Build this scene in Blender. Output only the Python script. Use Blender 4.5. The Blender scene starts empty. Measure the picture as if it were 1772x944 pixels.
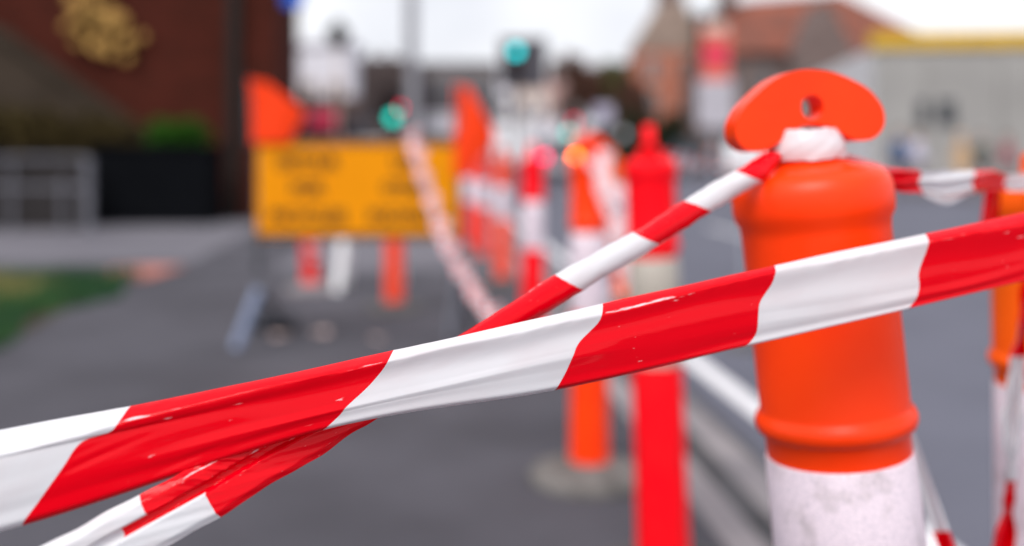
import bpy, bmesh, math, random
from mathutils import Vector, Matrix
random.seed(7)
PI = math.pi
S = bpy.context.scene
COL = S.collection

# ------------------------------------------------------------------ camera, sky, sun, exposure
HC, FPX, CX, HY = 1.07, 1723.0, 886.0, 272.0          # camera height, focal length in photo pixels, principal column, horizon row
cam = bpy.data.objects.new('camera', bpy.data.cameras.new('camera'))
COL.objects.link(cam)
cam.location = (0, 0, HC)
cam.rotation_euler = (PI/2, 0, 0)
cam.data.sensor_width = 36.0
cam.data.lens = 35.0
cam.data.shift_y = -(472 - HY)/1772.0
cam.data.clip_start = 0.02
cam.data.clip_end = 3000
cam.data.dof.use_dof = True
cam.data.dof.focus_distance = 0.625
cam.data.dof.aperture_fstop = 2.1
S.camera = cam

w = bpy.data.worlds.new("World"); S.world = w; w.use_nodes = True
nt = w.node_tree
bg = nt.nodes['Background']
sky = nt.nodes.new('ShaderNodeTexSky'); sky.sky_type = 'NISHITA'; sky.sun_disc = False
SUN_EL, SUN_AZ = math.radians(52), math.radians(200)
sky.sun_elevation = SUN_EL; sky.sun_rotation = SUN_AZ
sky.air_density = 1.0; sky.dust_density = 4.0; sky.ozone_density = 1.0
hs = nt.nodes.new('ShaderNodeHueSaturation'); hs.inputs['Saturation'].default_value = 0.12
mixc = nt.nodes.new('ShaderNodeMix'); mixc.data_type = 'RGBA'; mixc.inputs[0].default_value = 0.62
tc = nt.nodes.new('ShaderNodeTexCoord')
cn = nt.nodes.new('ShaderNodeTexNoise'); cn.inputs['Scale'].default_value = 3.2; cn.inputs['Detail'].default_value = 4
cr = nt.nodes.new('ShaderNodeValToRGB')
cr.color_ramp.elements[0].position = 0.30; cr.color_ramp.elements[0].color = (5.0, 5.2, 6.0, 1)
cr.color_ramp.elements[1].position = 0.65; cr.color_ramp.elements[1].color = (9.6, 9.7, 10.0, 1)
nt.links.new(tc.outputs['Generated'], cn.inputs['Vector'])
nt.links.new(cn.outputs['Fac'], cr.inputs['Fac'])
nt.links.new(sky.outputs['Color'], hs.inputs['Color'])
nt.links.new(hs.outputs['Color'], mixc.inputs[6])
nt.links.new(cr.outputs['Color'], mixc.inputs[7])
nt.links.new(mixc.outputs[2], bg.inputs['Color'])
bg.inputs['Strength'].default_value = 0.10

sun = bpy.data.objects.new('sun', bpy.data.lights.new('sun', 'SUN'))
COL.objects.link(sun)
sun.data.energy = 1.5; sun.data.angle = math.radians(35); sun.data.color = (1.0, 0.96, 0.9)
sun.rotation_euler = (PI/2 - SUN_EL, 0, PI - SUN_AZ)

S.view_settings.view_transform = 'Standard'
S.view_settings.look = 'None'
S.view_settings.gamma = 1.0
S.view_settings.use_curve_mapping = False
S.view_settings.exposure = 0.68
S.render.engine = 'CYCLES'
S.cycles.use_denoising = True
S.cycles.use_adaptive_sampling = False
S.cycles.max_bounces = 6
S.cycles.sample_clamp_indirect = 6
S.cycles.caustics_reflective = False
S.cycles.caustics_refractive = False

# ------------------------------------------------------------------ helpers
def P(x, y, d):                      # the point seen at photo pixel (x, y), d metres in front of the camera
    return Vector(((x - CX)/FPX*d, d, HC - (y - HY)/FPX*d))
DIRX = -0.082                        # the street runs slightly to the left
def W(off, d, z=0.0):                # off metres right of the street axis through the camera, d metres ahead
    return Vector((off + DIRX*d, d, z))
def gx(px, d): return (px - CX)/FPX*d

def smooth(a, b, x):
    t = max(0.0, min(1.0, (x-a)/(b-a))); return t*t*(3-2*t)

class MB:
    def __init__(s): s.v = []; s.f = []; s.m = []; s.uv = {}
    def add(s, vs, fs, m=0):
        o = len(s.v); s.v += [Vector(p) for p in vs]
        for f in fs: s.f.append([o+i for i in f]); s.m.append(m)
        return o
    def box(s, c, size, m=0, rot=None):
        c = Vector(c); hx, hy, hz = [k/2 for k in size]
        vs = [Vector((x*hx, y*hy, z*hz)) for z in (-1, 1) for y in (-1, 1) for x in (-1, 1)]
        if rot is not None: vs = [rot @ p for p in vs]
        s.add([c+p for p in vs], [(0,2,3,1),(4,5,7,6),(0,1,5,4),(2,6,7,3),(0,4,6,2),(1,3,7,5)], m)
    def tube(s, pts, r, seg=10, m=0, caps=True):
        pts = [Vector(p) for p in pts]; n = len(pts)
        rs = r if isinstance(r, (list, tuple)) else [r]*n
        up = None; rings = []
        for i in range(n):
            t = (pts[min(i+1, n-1)] - pts[max(i-1, 0)]).normalized()
            if up is None:
                up = Vector((0, 0, 1)) if abs(t.z) < 0.9 else Vector((1, 0, 0))
            a = t.cross(up)
            if a.length < 1e-6: a = t.cross(Vector((0, 1, 0)))
            a.normalize(); b = a.cross(t).normalized(); up = b
            rings.append([pts[i] + (a*math.cos(2*PI*k/seg) + b*math.sin(2*PI*k/seg))*rs[i] for k in range(seg)])
        vs = [p for ring in rings for p in ring]
        fs = [(i*seg+k, i*seg+(k+1) % seg, (i+1)*seg+(k+1) % seg, (i+1)*seg+k) for i in range(n-1) for k in range(seg)]
        if caps: fs += [tuple(range(seg))[::-1], tuple((n-1)*seg+k for k in range(seg))]
        s.add(vs, fs, m)
    def lathe(s, prof, seg=32, m=0, c=(0, 0, 0), caps=True):
        c = Vector(c); n = len(prof)
        vs = [c + Vector((r*math.cos(2*PI*k/seg), r*math.sin(2*PI*k/seg), z)) for (r, z) in prof for k in range(seg)]
        fs = [(i*seg+k, i*seg+(k+1) % seg, (i+1)*seg+(k+1) % seg, (i+1)*seg+k) for i in range(n-1) for k in range(seg)]
        if caps: fs += [tuple(range(seg))[::-1], tuple((n-1)*seg+k for k in range(seg))]
        s.add(vs, fs, m)
    def disc(s, c, r, n, t=0.01, seg=20, m=0):
        c = Vector(c); n = Vector(n).normalized()
        s.tube([c - n*t/2, c + n*t/2], r, seg, m)
    def prism(s, poly, a, b, m=0):              # poly list of 3D points; extruded by vector b-a
        d = Vector(b) - Vector(a); n = len(poly)
        vs = [Vector(p) for p in poly] + [Vector(p)+d for p in poly]
        fs = [tuple(range(n))[::-1], tuple(range(n, 2*n))] + [(i, (i+1) % n, n+(i+1) % n, n+i) for i in range(n)]
        s.add(vs, fs, m)
    def build(s, name, mats, parent=None, origin=None, sm=False, ang=40, bevel=0.0):
        me = bpy.data.meshes.new(name)
        o0 = Vector(origin) if origin is not None else Vector((0, 0, 0))
        me.from_pydata([p - o0 for p in s.v], [], s.f)
        mats = mats if isinstance(mats, (list, tuple)) else [mats]
        for mt in mats: me.materials.append(mt)
        me.polygons.foreach_set('material_index', s.m)
        bm = bmesh.new(); bm.from_mesh(me); bmesh.ops.recalc_face_normals(bm, faces=bm.faces); bm.to_mesh(me); bm.free()
        if sm:
            me.polygons.foreach_set('use_smooth', [True]*len(me.polygons))
            me.set_sharp_from_angle(angle=math.radians(ang))
        me.update()
        ob = bpy.data.objects.new(name, me); COL.objects.link(ob)
        if parent is not None: ob.parent = parent
        elif origin is not None: ob.location = o0
        if bevel > 0:
            b = ob.modifiers.new('edge', 'BEVEL'); b.width = bevel; b.segments = 2; b.limit_method = 'ANGLE'
        return ob

def tag(o, label=None, cat=None, group=None, kind=None):
    if label: o['label'] = label
    if cat: o['category'] = cat
    if group: o['group'] = group
    if kind: o['kind'] = kind
    return o
def thing(name, label, cat, loc=(0, 0, 0), rz=0, group=None):
    o = bpy.data.objects.new(name, None); COL.objects.link(o)
    o.location = loc; o.rotation_euler = (0, 0, rz); o.empty_display_size = 0.1
    return tag(o, label, cat, group)
def copy_tree(o, parent=None):
    c = o.copy(); COL.objects.link(c)
    if parent is not None: c.parent = parent
    for ch in [k for k in bpy.data.objects if k.parent == o]: copy_tree(ch, c)
    return c
def descend(o):
    out = []
    for ch in [k for k in bpy.data.objects if k.parent == o]: out += [ch] + descend(ch)
    return out

# ------------------------------------------------------------------ materials
def mat(name, col, rough=0.5, var=0.15, scale=8.0, bump=0.0, bscale=60.0, spec=0.15, col2=None, metal=0.0, emit=None, estr=0.0, coat=0.0, lo=0.35, hi=0.65):
    m = bpy.data.materials.new(name); m.use_nodes = True
    n = m.node_tree; b = n.nodes['Principled BSDF']
    b.inputs['Roughness'].default_value = rough
    b.inputs['Specular IOR Level'].default_value = spec
    b.inputs['Metallic'].default_value = metal
    b.inputs['Coat Weight'].default_value = coat
    t = n.nodes.new('ShaderNodeTexCoord')
    nz = n.nodes.new('ShaderNodeTexNoise'); nz.inputs['Scale'].default_value = scale; nz.inputs['Detail'].default_value = 5
    r = n.nodes.new('ShaderNodeValToRGB')
    c2 = col2 if col2 else tuple(max(0, c*(1-var)) for c in col)
    c1 = col if col2 else tuple(min(1, c*(1+var*0.5)) for c in col)
    r.color_ramp.elements[0].position = lo; r.color_ramp.elements[0].color = (*c2, 1)
    r.color_ramp.elements[1].position = hi; r.color_ramp.elements[1].color = (*c1, 1)
    n.links.new(t.outputs['Object'], nz.inputs['Vector'])
    n.links.new(nz.outputs['Fac'], r.inputs['Fac'])
    n.links.new(r.outputs['Color'], b.inputs['Base Color'])
    if bump > 0:
        n2 = n.nodes.new('ShaderNodeTexNoise'); n2.inputs['Scale'].default_value = bscale; n2.inputs['Detail'].default_value = 6
        bp = n.nodes.new('ShaderNodeBump'); bp.inputs['Strength'].default_value = 1.0; bp.inputs['Distance'].default_value = bump
        n.links.new(t.outputs['Object'], n2.inputs['Vector'])
        n.links.new(n2.outputs['Fac'], bp.inputs['Height'])
        n.links.new(bp.outputs['Normal'], b.inputs['Normal'])
    if emit:
        b.inputs['Emission Color'].default_value = (*emit, 1); b.inputs['Emission Strength'].default_value = estr
    return m

def brick_mat(name, c1, c2, mortar, scale=1.0):
    m = bpy.data.materials.new(name); m.use_nodes = True
    n = m.node_tree; b = n.nodes['Principled BSDF']; b.inputs['Roughness'].default_value = 0.85; b.inputs['Specular IOR Level'].default_value = 0.03
    t = n.nodes.new('ShaderNodeTexCoord')
    sp = n.nodes.new('ShaderNodeSeparateXYZ'); ad = n.nodes.new('ShaderNodeMath'); cb = n.nodes.new('ShaderNodeCombineXYZ')
    n.links.new(t.outputs['Object'], sp.inputs[0])
    n.links.new(sp.outputs['X'], ad.inputs[0]); n.links.new(sp.outputs['Y'], ad.inputs[1])
    n.links.new(ad.outputs[0], cb.inputs['X']); n.links.new(sp.outputs['Z'], cb.inputs['Y'])
    br = n.nodes.new('ShaderNodeTexBrick'); br.inputs['Scale'].default_value = scale
    br.inputs['Brick Width'].default_value = 0.24; br.inputs['Row Height'].default_value = 0.086; br.inputs['Mortar Size'].default_value = 0.008
    br.inputs['Color1'].default_value = (*c1, 1); br.inputs['Color2'].default_value = (*c2, 1); br.inputs['Mortar'].default_value = (*mortar, 1)
    n.links.new(cb.outputs[0], br.inputs['Vector'])
    nz = n.nodes.new('ShaderNodeTexNoise'); nz.inputs['Scale'].default_value = 0.7; nz.inputs['Detail'].default_value = 6
    n.links.new(t.outputs['Object'], nz.inputs['Vector'])
    mp = n.nodes.new('ShaderNodeMapRange'); mp.inputs['To Min'].default_value = 0.7; mp.inputs['To Max'].default_value = 1.25
    n.links.new(nz.outputs['Fac'], mp.inputs['Value'])
    mx = n.nodes.new('ShaderNodeMix'); mx.data_type = 'RGBA'; mx.blend_type = 'MULTIPLY'; mx.inputs[0].default_value = 1.0
    n.links.new(br.outputs['Color'], mx.inputs[6]); n.links.new(mp.outputs['Result'], mx.inputs[7])
    n.links.new(mx.outputs[2], b.inputs['Base Color'])
    return m

def tape_mat(name, col, spec, rough, trans, dirt=None, fleck=False):
    m = bpy.data.materials.new(name); m.use_nodes = True
    n = m.node_tree; b = n.nodes['Principled BSDF']; out = n.nodes['Material Output']
    b.inputs['Base Color'].default_value = (*col, 1); b.inputs['Roughness'].default_value = rough
    b.inputs['Specular IOR Level'].default_value = spec
    uv = n.nodes.new('ShaderNodeUVMap'); uv.uv_map = 'UVMap'
    def noise(sx, sy, detail, off=0.0):
        mp = n.nodes.new('ShaderNodeMapping'); mp.inputs['Scale'].default_value = (sx, sy, 1); mp.inputs['Location'].default_value = (off, off*1.7, 0)
        nz = n.nodes.new('ShaderNodeTexNoise'); nz.inputs['Scale'].default_value = 1.0; nz.inputs['Detail'].default_value = detail
        n.links.new(uv.outputs['UV'], mp.inputs['Vector']); n.links.new(mp.outputs['Vector'], nz.inputs['Vector'])
        return nz
    a = noise(5, 70, 2); c = noise(60, 120, 5, 3.1); k = noise(9, 26, 2, 7.7)
    kr = n.nodes.new('ShaderNodeMapRange'); kr.inputs['From Min'].default_value = 0.50; kr.inputs['From Max'].default_value = 0.68
    n.links.new(k.outputs['Fac'], kr.inputs['Value'])
    cm = n.nodes.new('ShaderNodeMath'); cm.operation = 'MULTIPLY'
    n.links.new(c.outputs['Fac'], cm.inputs[0]); n.links.new(kr.outputs['Result'], cm.inputs[1])
    ad2 = n.nodes.new('ShaderNodeMath'); ad2.operation = 'MULTIPLY_ADD'; ad2.inputs[1].default_value = 0.6
    n.links.new(a.outputs['Fac'], ad2.inputs[0]); n.links.new(cm.outputs[0], ad2.inputs[2])
    bp = n.nodes.new('ShaderNodeBump'); bp.inputs['Strength'].default_value = 0.6; bp.inputs['Distance'].default_value = 0.00045
    n.links.new(ad2.outputs[0], bp.inputs['Height']); n.links.new(bp.outputs['Normal'], b.inputs['Normal'])
    if dirt:
        dn = noise(14, 40, 6, 12.0); r = n.nodes.new('ShaderNodeValToRGB')
        r.color_ramp.elements[0].position = 0.30; r.color_ramp.elements[0].color = (*dirt, 1)
        r.color_ramp.elements[1].position = 0.56; r.color_ramp.elements[1].color = (*col, 1)
        n.links.new(dn.outputs['Fac'], r.inputs['Fac']); n.links.new(r.outputs['Color'], b.inputs['Base Color'])
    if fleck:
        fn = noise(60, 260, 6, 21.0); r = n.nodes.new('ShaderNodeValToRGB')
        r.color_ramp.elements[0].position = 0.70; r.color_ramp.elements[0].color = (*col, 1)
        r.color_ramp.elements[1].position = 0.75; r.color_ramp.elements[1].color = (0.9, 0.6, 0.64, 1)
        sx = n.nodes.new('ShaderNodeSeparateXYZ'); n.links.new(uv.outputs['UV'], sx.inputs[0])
        fc = n.nodes.new('ShaderNodeFloatCurve')                    # pale scuffs along the folded top edge, doubling as painted glints
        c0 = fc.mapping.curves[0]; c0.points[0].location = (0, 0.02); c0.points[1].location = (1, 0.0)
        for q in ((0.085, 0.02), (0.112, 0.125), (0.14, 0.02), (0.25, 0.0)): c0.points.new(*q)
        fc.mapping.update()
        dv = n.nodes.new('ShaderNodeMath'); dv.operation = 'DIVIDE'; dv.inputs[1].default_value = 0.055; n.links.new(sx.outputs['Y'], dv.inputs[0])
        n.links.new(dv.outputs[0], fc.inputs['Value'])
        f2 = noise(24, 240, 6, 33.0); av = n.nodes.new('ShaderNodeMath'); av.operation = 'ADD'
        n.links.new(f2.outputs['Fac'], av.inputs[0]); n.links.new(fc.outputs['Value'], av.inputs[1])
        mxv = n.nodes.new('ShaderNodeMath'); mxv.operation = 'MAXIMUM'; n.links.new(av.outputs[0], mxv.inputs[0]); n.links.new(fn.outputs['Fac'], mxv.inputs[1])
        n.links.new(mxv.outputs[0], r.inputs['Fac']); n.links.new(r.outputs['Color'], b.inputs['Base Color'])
    tr = n.nodes.new('ShaderNodeBsdfTranslucent'); tr.inputs['Color'].default_value = (*col, 1)
    mx = n.nodes.new('ShaderNodeMixShader'); mx.inputs[0].default_value = trans
    n.links.new(b.outputs[0], mx.inputs[1]); n.links.new(tr.outputs[0], mx.inputs[2]); n.links.new(mx.outputs[0], out.inputs['Surface'])
    return m

def sleeve_mat(name, c1, c2, smudge):
    m = bpy.data.materials.new(name); m.use_nodes = True
    n = m.node_tree; b = n.nodes['Principled BSDF']; b.inputs['Roughness'].default_value = 0.35
    t = n.nodes.new('ShaderNodeTexCoord')
    vo = n.nodes.new('ShaderNodeTexVoronoi'); vo.inputs['Scale'].default_value = 260; vo.feature = 'DISTANCE_TO_EDGE'
    n.links.new(t.outputs['Object'], vo.inputs['Vector'])
    r = n.nodes.new('ShaderNodeValToRGB'); r.color_ramp.elements[0].position = 0.02; r.color_ramp.elements[0].color = (*c2, 1)
    r.color_ramp.elements[1].position = 0.16; r.color_ramp.elements[1].color = (*c1, 1)
    n.links.new(vo.outputs['Distance'], r.inputs['Fac'])
    nz = n.nodes.new('ShaderNodeTexNoise'); nz.inputs['Scale'].default_value = 22; nz.inputs['Detail'].default_value = 7; nz.inputs['Roughness'].default_value = 0.65
    n.links.new(t.outputs['Object'], nz.inputs['Vector'])
    r2 = n.nodes.new('ShaderNodeValToRGB'); r2.color_ramp.elements[0].position = 0.54; r2.color_ramp.elements[0].color = (0, 0, 0, 1)
    r2.color_ramp.elements[1].position = 0.74; r2.color_ramp.elements[1].color = (1, 1, 1, 1)
    n.links.new(nz.outputs['Fac'], r2.inputs['Fac'])
    mx = n.nodes.new('ShaderNodeMix'); mx.data_type = 'RGBA'; mx.inputs[7].default_value = (*smudge, 1)
    n.links.new(r2.outputs['Color'], mx.inputs[0]); n.links.new(r.outputs['Color'], mx.inputs[6]); n.links.new(mx.outputs[2], b.inputs['Base Color'])
    bp = n.nodes.new('ShaderNodeBump'); bp.inputs['Distance'].default_value = 0.0006; bp.inputs['Strength'].default_value = 0.6
    n.links.new(vo.outputs['Distance'], bp.inputs['Height']); n.links.new(bp.outputs['Normal'], b.inputs['Normal'])
    return m

M = {}
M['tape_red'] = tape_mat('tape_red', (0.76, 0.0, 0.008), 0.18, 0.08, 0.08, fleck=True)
M['tape_white'] = tape_mat('tape_white', (0.74, 0.74, 0.78), 0.25, 0.2, 0.20, (0.70, 0.665, 0.70))
M['orange'] = mat('orange_plastic', (1.0, 0.054, 0.002), 0.36, 0, 9, 0.0003, 70, 0.25, col2=(1.0, 0.044, 0.002))
M['amber'] = mat('amber_plastic', (1.0, 0.13, 0.004), 0.45, 0, 6, 0, spec=0.12, col2=(0.97, 0.105, 0.004))
M['red_plastic'] = mat('red_plastic', (0.98, 0.001, 0.010), 0.5, 0, 8, 0, spec=0.12, col2=(0.9, 0.005, 0.012))
M['faded_red'] = mat('faded_red_plastic', (0.95, 0.055, 0.035), 0.55, 0, 8, 0, spec=0.12, col2=(0.85, 0.045, 0.03))
M['coral'] = mat('coral_plastic', (0.98, 0.085, 0.03), 0.55, 0, 8, 0, spec=0.12, col2=(0.9, 0.07, 0.03))
M['sleeve'] = sleeve_mat('reflective_sleeve', (0.80, 0.68, 0.76), (0.64, 0.55, 0.63), (0.36, 0.31, 0.32))
M['sleeve_grey'] = sleeve_mat('dull_sleeve', (0.42, 0.38, 0.33), (0.36, 0.33, 0.3), (0.28, 0.24, 0.2))
M['rubber'] = mat('black_rubber', (0.05, 0.05, 0.05), 0.8, 0, 14, 0.001, 50, col2=(0.13, 0.12, 0.12))
M['footpath'] = mat('footpath_asphalt', (0.092, 0.089, 0.107), 0.9, 0, 1.1, 0.004, 160, 0.2, col2=(0.050, 0.048, 0.058), lo=0.3, hi=0.7)
M['road'] = mat('road_asphalt', (0.125, 0.127, 0.165), 0.85, 0, 0.7, 0.004, 140, 0.3, col2=(0.092, 0.094, 0.124), lo=0.3, hi=0.7)
M['concrete'] = mat('pale_concrete', (0.28, 0.255, 0.265), 0.9, 0, 2.5, 0.002, 60, col2=(0.19, 0.175, 0.19))
M['path'] = mat('path_concrete', (0.165, 0.158, 0.182), 0.9, 0, 0.8, 0.002, 60, col2=(0.13, 0.125, 0.147))
M['gutter'] = mat('gutter_dirt', (0.07, 0.068, 0.075), 0.95, 0.3, 6)
M['line'] = mat('line_paint', (0.78, 0.77, 0.80), 0.7, 0, 9, 0.001, 90, col2=(0.6, 0.59, 0.62))
M['tactile'] = mat('red_paving', (0.42, 0.16, 0.13), 0.85, 0.25, 3)
M['ground'] = mat('ground_earth', (0.14, 0.13, 0.13), 0.95, 0.3, 0.5)
M['soil'] = mat('soil', (0.06, 0.05, 0.035), 1, 0.3, 4)
M['grass'] = mat('grass', (0.045, 0.11, 0.035), 0.7, 0, 1.2, 0, col2=(0.02, 0.07, 0.03))
M['drygrass'] = mat('dry_grass', (0.27, 0.23, 0.085), 0.8, 0.3, 3)
M['sign_yellow'] = mat('sign_amber', (0.80, 0.285, 0.0), 0.6, 0, 3, 0, spec=0.12, col2=(0.74, 0.255, 0.0))
M['black'] = mat('black_paint', (0.015, 0.014, 0.013), 0.6, 0.1, 5)
M['steel_dark'] = mat('dark_steel', (0.075, 0.078, 0.09), 0.5, 0.3, 9)
M['rail_steel'] = mat('dull_rail_steel', (0.15, 0.15, 0.175), 0.55, 0.25, 12)
M['steel'] = mat('galvanised_steel', (0.36, 0.38, 0.44), 0.45, 0.25, 12, metal=0.2)
M['steel_blue'] = mat('blue_grey_steel', (0.22, 0.26, 0.38), 0.5, 0.2, 9)
M['flag'] = tape_mat('flag_cloth', (1.0, 0.075, 0.012), 0.15, 0.6, 0.35)
M['sandbag'] = mat('sandbag_cloth', (0.035, 0.036, 0.045), 0.9, 0.3, 20, 0.003, 90)
M['white'] = mat('white_paint', (0.80, 0.80, 0.83), 0.5, 0.08, 6)
M['offwhite'] = mat('offwhite_render', (0.74, 0.73, 0.80), 0.85, 0.1, 0.6)
M['cream'] = mat('cream_render', (0.62, 0.50, 0.44), 0.85, 0.12, 0.8)
M['pinkish'] = mat('pink_render', (0.50, 0.33, 0.31), 0.85, 0.15, 0.8)
M['greyblock'] = mat('grey_concrete_block', (0.33, 0.32, 0.31), 0.85, 0.12, 0.4, 0.003, 20)
M['lit_side_block'] = mat('lit_side_concrete', (0.70, 0.69, 0.70), 0.85, 0.1, 0.5)
M['mauve'] = mat('mauve_stone', (0.12, 0.095, 0.10), 0.9, 0.2, 0.5)
M['brownstone'] = mat('brown_stone', (0.19, 0.14, 0.13), 0.9, 0, 0.7, col2=(0.12, 0.09, 0.085))
M['sandstone'] = mat('sandstone', (0.36, 0.27, 0.225), 0.9, 0, 0.9, 0.01, 9, col2=(0.24, 0.18, 0.15))
M['terracotta'] = mat('terracotta_tiles', (0.25, 0.080, 0.052), 0.9, 0, .7, 0.02, 6, col2=(0.13, 0.060, 0.048))
M['yellow'] = mat('yellow_paint', (0.62, 0.38, 0.03), 0.6, 0.15, 2)
M['brick_dark'] = brick_mat('dark_red_brick', (0.082, 0.0175, 0.012), (0.052, 0.013, 0.009), (0.042, 0.018, 0.013))
M['brick_orange'] = brick_mat('orange_brick', (0.50, 0.15, 0.085), (0.38, 0.12, 0.075), (0.4, 0.25, 0.2))
M['glass'] = mat('window_glass', (0.05, 0.06, 0.075), 0.08, 0.3, 1, spec=0.8)
M['darkglass'] = mat('car_glass', (0.02, 0.025, 0.03), 0.06, 0.1, 1, spec=0.8)
M['gold'] = mat('gold_leaf', (0.42, 0.24, 0.07), 0.45, 0.2, 4, metal=0.2)
M['blue_sign'] = mat('blue_enamel', (0.02, 0.12, 0.62), 0.4, 0.1, 3)
M['planter'] = mat('planter_black', (0.004, 0.0045, 0.006), 0.8, 0.2, 4, spec=0.03)
M['stairstone'] = mat('weathered_stone', (0.052, 0.039, 0.030), 0.9, 0, 1.3, 0.01, 12, spec=.05, col2=(0.033, 0.025, 0.019))
M['hedge_olive'] = mat('olive_leaves', (0.080, 0.058, 0.020), 0.8, 0, 2.5, col2=(0.048, 0.035, 0.013))
M['leaf_green'] = mat('green_leaves', (0.030, 0.115, 0.006), 0.6, 0, 6, col2=(0.016, 0.07, 0.005))
M['leaf_dark'] = mat('dark_leaves', (0.030, 0.040, 0.018), 0.7, 0, 2, col2=(0.016, 0.022, 0.012))
M['leaf_brown'] = mat('russet_leaves', (0.150, 0.070, 0.048), 0.8, 0, 1.5, col2=(0.085, 0.045, 0.035))
M['leaf_olive'] = mat('olive_tree_leaves', (0.14, 0.13, 0.05), 0.8, 0, 1.5, col2=(0.08, 0.085, 0.035))
M['bare'] = mat('bare_twigs', (0.17, 0.13, 0.125), 0.9, 0, 1.5, col2=(0.11, 0.085, 0.085))
M['bark'] = mat('bark', (0.09, 0.065, 0.05), 0.95, 0.3, 8, 0.01, 25)
M['pole'] = mat('grey_pole', (0.42, 0.42, 0.46), 0.7, 0.12, 3)
M['signal_black'] = mat('signal_housing', (0.03, 0.03, 0.035), 0.6, 0.1, 5)
M['lens_off'] = mat('unlit_lens', (0.03, 0.01, 0.01), 0.25, 0.1, 5)
M['lens_green'] = mat('lit_green_lens', (0.0, 0.2, 0.15), 0.4, 0, 5, emit=(0.0, 0.46, 0.36), estr=3.0)
M['lens_teal'] = mat('lit_teal_lens', (0.0, 0.2, 0.2), 0.4, 0, 5, emit=(0.0, 0.50, 0.53), estr=3.0)
M['lens_red'] = mat('lit_red_lens', (0.2, 0.0, 0.02), 0.4, 0, 5, emit=(0.45, 0.004, 0.03), estr=9.0)
M['tail_red'] = mat('lit_tail_lamp', (0.4, 0.0, 0.05), 0.3, 0, 5, emit=(0.90, 0.0, 0.10), estr=5.5)
M['turn_orange'] = mat('lit_indicator', (0.5, 0.15, 0.0), 0.3, 0, 5, emit=(1.0, 0.12, 0.0), estr=18.0)
M['car_white'] = mat('white_car_paint', (0.76, 0.76, 0.80), 0.3, 0.04, 3, spec=0.4, coat=0.3)
M['car_silver'] = mat('silver_car_paint', (0.45, 0.44, 0.52), 0.3, 0.05, 3, spec=0.4, coat=0.3, metal=0.3)
M['car_red'] = mat('red_car_paint', (0.40, 0.03, 0.06), 0.3, 0.05, 3, spec=0.4, coat=0.3)
M['car_dark'] = mat('dark_car_paint', (0.03, 0.035, 0.045), 0.3, 0.05, 3, spec=0.4, coat=0.3)
M['tyre'] = mat('tyre_rubber', (0.02, 0.02, 0.02), 0.85, 0.1, 6)
M['skin'] = mat('skin', (0.50, 0.30, 0.22), 0.6, 0.08, 8)
M['hair'] = mat('dark_hair', (0.03, 0.02, 0.015), 0.7, 0.2, 20)
M['banner'] = mat('banner_red', (0.62, 0.14, 0.10), 0.6, 0.1, 2)
M['banner_pink'] = mat('banner_crimson', (0.70, 0.03, 0.10), 0.6, 0.1, 2)
M['deadleaf'] = mat('pale_dead_leaf', (0.68, 0.52, 0.50), 0.8, 0.2, 12)
for k, c in {'cloth_blue': (0.02, 0.08, 0.22), 'cloth_white': (0.66, 0.63, 0.78), 'cloth_tan': (0.60, 0.38, 0.20), 'cloth_green': (0.05, 0.065, 0.05),
             'cloth_red': (0.32, 0.06, 0.09), 'cloth_navy': (0.025, 0.028, 0.05), 'cloth_brown': (0.14, 0.05, 0.03), 'cloth_orange': (0.85, 0.18, 0.04), 'cloth_grey': (0.10, 0.10, 0.11)}.items():
    M[k] = mat(k, c, 0.85, 0.15, 12)

# ------------------------------------------------------------------ the setting: ground, road, footpath, kerb
def strip(name, o0, o1, d0, d1, z, m, n=2, thick=0.0):
    b = MB()
    if thick == 0:
        vs = []; fs = []
        for i in range(n+1):
            d = d0 + (d1-d0)*i/n
            vs += [W(o0, d, z), W(o1, d, z)]
        for i in range(n): fs.append((2*i, 2*i+1, 2*i+3, 2*i+2))
        b.add(vs, fs)
    else:
        poly = [W(o0, d0, z), W(o1, d0, z), W(o1, d1, z), W(o0, d1, z)]
        b.prism(poly, (0, 0, 0), (0, 0, -thick))
    o = b.build(name, m); tag(o, kind='structure'); return o

g = MB(); g.add([(-1500, -300, -0.14), (1500, -300, -0.14), (1500, 2500, -0.14), (-1500, 2500, -0.14)], [(0, 1, 2, 3)])
tag(g.build('ground', M['ground']), kind='structure')
strip('road', 0.9, 15.0, -8, 420, -0.12, M['road'])
strip('footpath', -70, 0.81, -8, 420, 0.0, M['footpath'], thick=0.13)
strip('kerb', 0.812, 0.925, -8, 420, 0.002, M['concrete'], thick=0.135)
strip('gutter_joint', 0.93, 1.12, -8, 420, -0.116, M['gutter'])
strip('gutter', 1.12, 1.265, -8, 420, -0.112, M['concrete'])
strip('gutter_edge', 1.265, 1.315, -8, 420, -0.116, M['gutter'])
strip('road_edge_line', 1.475, 1.60, -8, 120, -0.116, M['line'])
for i in range(8):
    strip('lane_line', 4.7, 4.82, 14+i*9.0, 17+i*9.0, -0.116, M['line'])
strip('far_kerb', 15.0, 15.2, -8, 420, 0.0, M['concrete'], thick=0.13)
strip('far_footpath', 15.2, 60, -8, 420, -0.004, M['path'], thick=0.13)
strip('driveway', -1.5, 0.80, 9.4, 13.2, 0.004, M['path'])
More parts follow.
